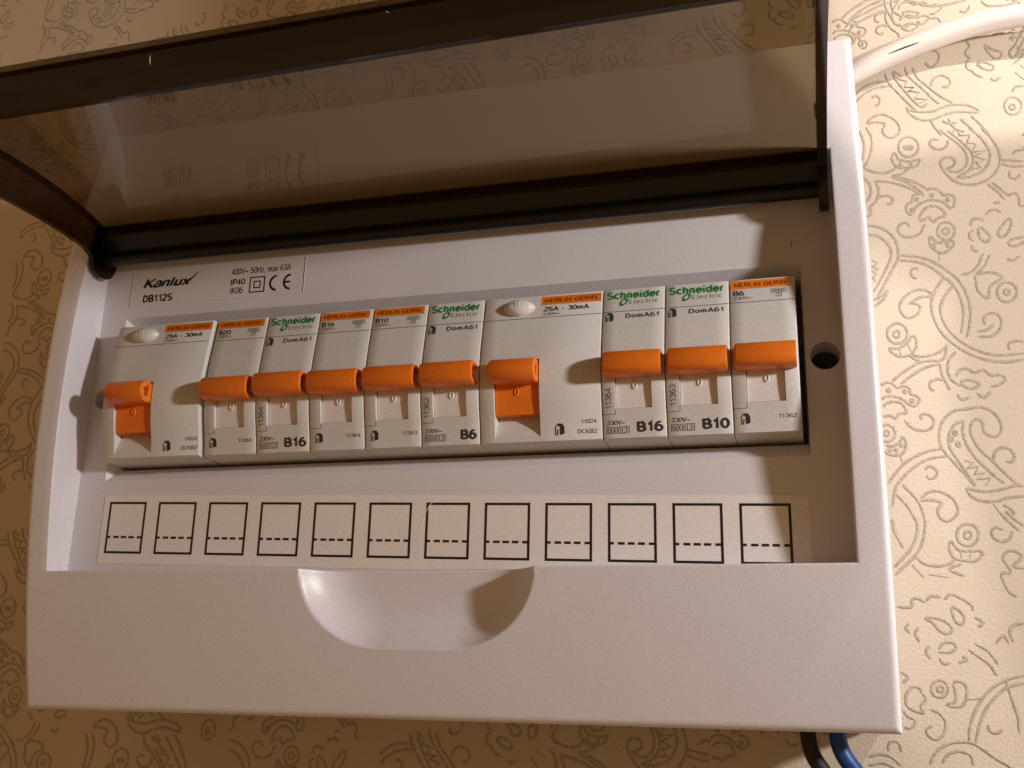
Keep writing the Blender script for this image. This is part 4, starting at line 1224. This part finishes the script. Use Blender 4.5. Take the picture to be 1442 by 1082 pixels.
# a short dark cut in the white sheath
kv, kf = [], []
for i, t in enumerate((14, 15, 16, 17, 18, 19, 20)):
    c = WP[t]
    d = (WP[t + 1] - WP[t - 1]).normalized()
    e = d.cross(Vector((0, 0, 1))).normalized()          # across the cable
    wdt = 0.05 + 0.22 * math.sin(math.pi * (i + 0.2) / 6.6)
    for s_ in (-1, 1):
        q = e * (1.1 + 0.08 * i + s_ * wdt)
        kv.append(tuple(c + q + Vector((0, 0, math.sqrt(3.75 ** 2 - q.length ** 2) + 0.06))))
kf = [(2 * i, 2 * i + 1, 2 * i + 3, 2 * i + 2) for i in range(6)]
nick = build("sheath_cut", kv, kf, M_DARK, (226, 110.5, -50.6), recalc=False)
nick.parent = wc
nick.location = (0, 0, 0)
nick.rotation_euler = (0, 0, 0)
cable("black_wire", [(211.5, -80.0, -36.0), (212.3, -97.0, -35.5), (213.0, -104.3, -35.0), (215.6, -109.4, -35.0), (222, -117, -34.0), (240, -130, -30.0)], 2.25, M_BLACKWIRE,
      "black insulated wire hanging out under the box, left of the blue one")
cable("blue_wire", [(219.6, -80.0, -36.0), (220.2, -97.0, -35.5), (221.1, -104.0, -35.0), (224.2, -109.2, -35.0), (231, -117, -34.0), (250, -129, -30.0)], 2.4, M_BLUE,
      "blue insulated wire hanging out under the box at the lower right")


# ---------------------------------------------------------------- unseen plates added to block and shape the upper right lamp's light
SH = Thing("light_blocker", (420, 140, 61), "made-up metal plates out of view on the right, added to block lamp light", "light blocker")
wb = [(224, 82), (300, 84), (380, 60), (380, -190), (292, -170), (272, -92), (267.5, -68), (265, -52), (262.5, -30), (262, 1), (263, 36), (252, 42), (240, 50), (224, 54)]  # outline of the shadow wanted on the wall
sp = [(0.2516 * x + 0.7484 * 450, 0.2516 * y + 0.7484 * 250) for x, y in wb]
n = len(sp)
build("blocker_plate", [(x, y, 61.0 - 0.05 * max(0.0, x - 410)) for x, y in sp] + [(x, y, 59.8 - 0.05 * max(0.0, x - 410)) for x, y in sp], [tuple(range(n)), tuple(range(n, 2 * n))] + [(i, (i + 1) % n, n + (i + 1) % n, n + i) for i in range(n)], M_RAIL, SH)  # unseen plate, shaped to cast the shadow on the right-hand wall
v, f = tube_vf([Vector((428, 176, 58.5)), Vector((520, 150, 20)), Vector((600, 140, -54))], 3.0, 12)
build("blocker_arm", v, f, M_RAIL, SH, smooth=60)  # made-up arm for the added plate

sq = [(232, 112), (352, 112), (354, 211), (393, 213), (393, 272), (232, 272)]
build("blocker_wing", [(x, y, 61.0) for x, y in sq] + [(x, y, 59.8) for x, y in sq], [tuple(range(6)), tuple(range(6, 12))] + [(i, (i + 1) % 6, 6 + (i + 1) % 6, 6 + i) for i in range(6)], M_RAIL, SH)  # unseen wing added to keep the upper right lamp off the box
